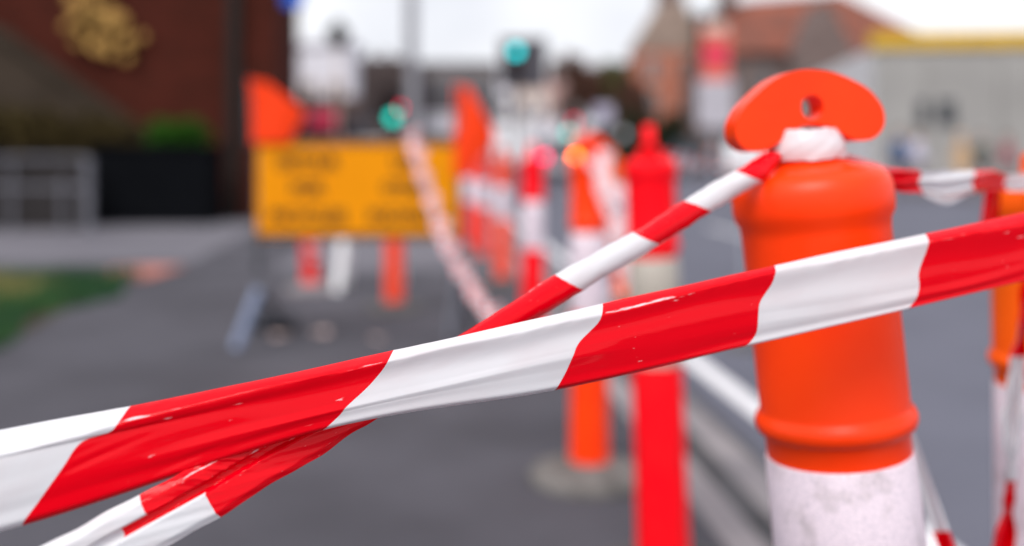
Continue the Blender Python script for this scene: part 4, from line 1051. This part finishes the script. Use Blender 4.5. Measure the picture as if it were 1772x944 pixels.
for s_ in (-.56, .56):
    m = MB(); m.box((s_, -.02, 2.0), (1.04, .03, 2.3)); m.build('door', M['white'], tk, bevel=.01)

# ------------------------------------------------------------------ people
def person(label, px, d, top, legs, h=1.72, facing=0.0, stride=.12, arm=.1, hair='hair', long_coat=False):
    k = h/1.75; t = thing('person', label, 'person', (gx(px, d), d, -.004), facing)
    V = {'pel': (0, 0, .95), 'wai': (0, 0, 1.08), 'che': (0, -.01, 1.28), 'nec': (0, .0, 1.47), 'hd0': (0, -.01, 1.56), 'hd1': (0, -.015, 1.66), 'hd2': (0, 0, 1.72)}
    R = {'pel': (.15, .11), 'wai': (.135, .095), 'che': (.165, .11), 'nec': (.055, .055), 'hd0': (.070, .085), 'hd1': (.078, .095), 'hd2': (.05, .06)}
    E = [('pel', 'wai'), ('wai', 'che'), ('che', 'nec'), ('nec', 'hd0'), ('hd0', 'hd1'), ('hd1', 'hd2')]
    for s_, nm in ((-1, 'l'), (1, 'r')):
        f = s_*stride
        V.update({nm+'sh': (s_*.175, 0, 1.40), nm+'el': (s_*.235, .02+arm*.3, 1.13), nm+'wr': (s_*.24, -.05-f*.8, .90), nm+'ha': (s_*.235, -.08-f*.9, .81),
                  nm+'hi': (s_*.095, 0, .86), nm+'kn': (s_*.10, f*.7-.03, .50), nm+'an': (s_*.10, f*1.3+.03, .09), nm+'to': (s_*.11, f*1.3-.14, .035)})
        R.update({nm+'sh': (.062, .062), nm+'el': (.046, .046), nm+'wr': (.034, .034), nm+'ha': (.036, .026), nm+'hi': (.092, .095), nm+'kn': (.060, .062), nm+'an': (.042, .045), nm+'to': (.045, .032)})
        E += [('che', nm+'sh'), (nm+'sh', nm+'el'), (nm+'el', nm+'wr'), (nm+'wr', nm+'ha'), ('pel', nm+'hi'), (nm+'hi', nm+'kn'), (nm+'kn', nm+'an'), (nm+'an', nm+'to')]
    keys = list(V); me = bpy.data.meshes.new('body'); me.from_pydata([Vector(V[q])*k for q in keys], [(keys.index(a), keys.index(b_)) for a, b_ in E], [])
    o = bpy.data.objects.new('body', me); COL.objects.link(o)
    o.modifiers.new('s', 'SKIN'); sd = o.modifiers.new('u', 'SUBSURF'); sd.levels = 2
    for q, sv in zip(keys, me.skin_vertices[0].data):
        sv.radius = (R[q][0]*k, R[q][1]*k); sv.use_root = (q == 'pel')
    dg = bpy.context.evaluated_depsgraph_get(); dg.update()
    m2 = bpy.data.meshes.new_from_object(o.evaluated_get(dg)); o.modifiers.clear(); o.data = m2; o.parent = t
    for mm in (M['skin'], M[top], M[legs], M['cloth_grey']): m2.materials.append(mm)
    for p in m2.polygons:
        c = p.center/k; hand = abs(c.x) > .17 and c.z < .90
        p.material_index = 0 if (c.z > 1.475 or hand) else 3 if c.z < .09 else 2 if c.z < (.62 if long_coat else .96) else 1
        p.use_smooth = True
    hm = MB(); hm.lathe([(.088, 1.60), (.098, 1.66), (.094, 1.72), (.070, 1.765), (.02, 1.785)], 16, c=(0, .018, 0)); hm.v = [v*k for v in hm.v]
    # keep the face open
    hm.f, hm.m = zip(*[(f_, q) for f_, q in zip(hm.f, hm.m) if not (sum(hm.v[i].y for i in f_)/len(f_) < -.035*k and sum(hm.v[i].z for i in f_)/len(f_) < 1.70*k)]); hm.f = list(hm.f); hm.m = list(hm.m)
    hm.build('hair', M[hair], t, sm=True)
    fc = MB(); fc.tube([(0, -.098*k, 1.655*k), (0, -.122*k, 1.625*k), (0, -.100*k, 1.612*k)], [.008, .014, .010], 8); fc.build('nose', M['skin'], t, sm=True)
    for s_ in (-1, 1): 
        e = MB(); e.disc((s_*.030*k, -.100*k, 1.660*k), .010, (0, -1, 0), .010, 10); e.build('eye', M['black'], t)
        e = MB(); e.box((s_*.086*k, .0, 1.63*k), (.02, .035, .06)); e.build('ear', M['skin'], t, bevel=.008)
    fc = MB(); fc.box((0, -.094*k, 1.580*k), (.045, .010, .010)); fc.build('mouth', M['cloth_red'], t)
    return t
person('person in a blue jacket and dark trousers at the left of the pedestrians', 1556, 27.5, 'cloth_blue', 'cloth_navy', 1.84, .2)
person('person in a pale lavender shirt walking beside the blue jacket', 1588, 28.5, 'cloth_white', 'cloth_grey', 1.80, .5, .2)
person('person in a long tan coat in the middle of the pedestrians', 1664, 27.2, 'cloth_tan', 'cloth_brown', 1.72, .3, long_coat=True, hair='cloth_tan')
person('person in dark green beside the tan coat', 1699, 28.5, 'cloth_green', 'cloth_navy', 1.74, -.4)
person('person in a dull red top at the right end of the pedestrians', 1744, 28.8, 'cloth_red', 'cloth_grey', 1.72, .4, .2)
person('person in an orange work vest across the road below the banner', 1231, 52.5, 'cloth_orange', 'cloth_navy', 1.85, .0)
